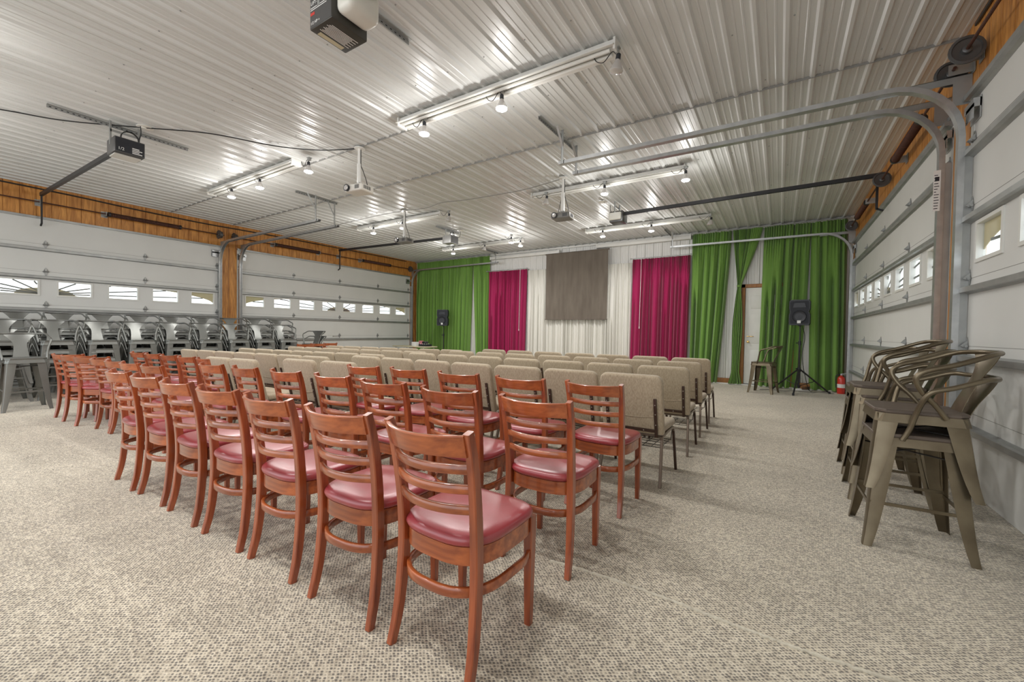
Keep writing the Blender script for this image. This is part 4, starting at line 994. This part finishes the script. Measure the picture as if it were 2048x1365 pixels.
# cords and a power strip on the floor by the right speaker
cable('floor_cable', [(.40, 10.95, 1.45), (.46, 11.0, 1.2), (.42, 11.02, .8), (.50, 11.1, .3), (.6, 11.3, .012), (.8, 11.35, .012), (.95, 11.5, .012)], .006, 'thin black cable hanging from the right loudspeaker to the floor')
cable('floor_cable', [(-.35, 10.95, .01), (-.1, 11.1, .01), (.1, 11.0, .01), (.3, 11.2, .01), (.6, 11.1, .01), (.75, 11.3, .01), (1.0, 11.2, .01)], .007, 'grey cord lying along the floor behind the tripod', 'cable_gray')
o = MB().tube([(.52+.07*math.cos(a*.5), 11.35+.05*math.sin(a*.5), .03+.002*a) for a in range(40)], .007, 6).build('cable_coil', 'cable_black'); tag(o, 'small coil of black cable behind the right tripod', 'cable')
s = MB().rbox((.28, 11.38, 0), (.62, 11.46, .04), .01); tag(s.build('power_strip', 'label_white'), 'white power strip on the floor behind the right tripod', 'power strip')
s = MB().rbox((.44, 11.44, 0.036), (.6, 11.54, .15), .01); tag(s.build('junction_box', 'oak_trim'), 'small brown box on the ledge behind the right tripod', 'box')

# table in the left corner with a box and gear
t = thing('folding_table', 'low table in the left back corner, mostly behind the chairs', 'table', (-10.55, 10.35, 0))
MB().rbox((-.75, -.32, .655), (.75, .32, .69), .008).build('tabletop', 'label_tan', t)
for sx in (-1, 1):
    for sy in (-1, 1): MB().cyl((sx*.65, sy*.25, 0), (sx*.65, sy*.25, .656), .014, 8).build('leg', 'galv', t)
o = MB().rbox((-10.53, 10.18, .69), (-10.36, 10.36, .83), .004).build('carton', 'label_white'); tag(o, 'small white carton on the table in the left corner', 'box')
o = MB().rbox((-10.44, 10.42, .69), (-10.30, 10.52, .87), .006).build('card_box', 'pink_card'); tag(o, 'small pink package behind the white carton', 'box')
t = thing('mixer', 'black and silver audio gear piled on the table in the left corner', 'audio equipment', (-10.05, 10.33, .69))
MB().rbox((-.18, -.12, 0), (.18, .14, .07), .01).build('body', 'black_plastic', t)
s = MB()
for k in range(10): s.lathe([(.012, 0), (.01, .02), (.004, .024)], (-.15+k*.033, -.06+(k % 3)*.06, .07), 8)
s.build('knob', 'label_white', t)
MB().tube([(-.02+.11*math.cos(a*.7), .02+.07*math.sin(a*.7), .085+a*.0016) for a in range(46)], .009, 6).build('cable', 'cable_black', t)
MB().rbox((-.05, -.05, .12), (.1, .06, .165), .01).build('receiver', 'gray_case', t)

# ------------------------------------------------------------------ lights, world, camera
w = bpy.data.worlds.new('World'); SC.world = w; w.use_nodes = True
bg = w.node_tree.nodes['Background']; bg.inputs[0].default_value = (.93, .97, 1, 1); bg.inputs[1].default_value = 1.9
# two strip light rows added out of view; their bulbs brighten the near room
for x0, x1, y, lb in ((-4.05, -1.3, .45, 'long white strip light added out of view on the right'), (-9.25, -6.4, .45, 'long white strip light added out of view on the left')):
    strip_light(x0, x1, y, lb)
for x in (-3.66, -2.54, -1.30): clamp_lamp(x, .45, 3.575, 1, 'added lit reflector bulb out of view on the right, %.0f' % (x*-10) if False else 'added lit reflector bulb out of view above the camera, '+{-3.66: 'left', -2.54: 'middle', -1.30: 'right'}[x])  # unseen bulbs added for more light on the nearest chairs
for x in (-8.42, -7.44, -6.03): clamp_lamp(x, .45, 3.575, 1, 'added lit reflector bulb out of view far left of the camera, '+{-8.42: 'left', -7.44: 'middle', -6.03: 'right'}[x])

F, yaw, pitch, roll = 839.37, -.56732, -.02163, .01544
f = Vector((math.sin(yaw)*math.cos(pitch), math.cos(yaw)*math.cos(pitch), math.sin(pitch)))
r0 = Vector((math.cos(yaw), -math.sin(yaw), 0)); u0 = r0.cross(f)
r = r0*math.cos(roll)+u0*math.sin(roll); u = -r0*math.sin(roll)+u0*math.cos(roll)
cd = bpy.data.cameras.new('camera'); cam = bpy.data.objects.new('camera', cd); COL.objects.link(cam)
cam.matrix_world = Matrix(((r.x, u.x, -f.x, 0), (r.y, u.y, -f.y, 0), (r.z, u.z, -f.z, CH), (0, 0, 0, 1)))
cd.sensor_width = 36; cd.lens = F/2048*36; cd.clip_start = .02
SC.camera = cam
SC.view_settings.view_transform = 'Standard'; SC.view_settings.look = 'None'; SC.view_settings.gamma = 1; SC.view_settings.exposure = .22
SC.cycles.max_bounces = 8; SC.cycles.diffuse_bounces = 5; SC.cycles.glossy_bounces = 3; SC.cycles.transparent_max_bounces = 8
SC.cycles.sample_clamp_indirect = 6
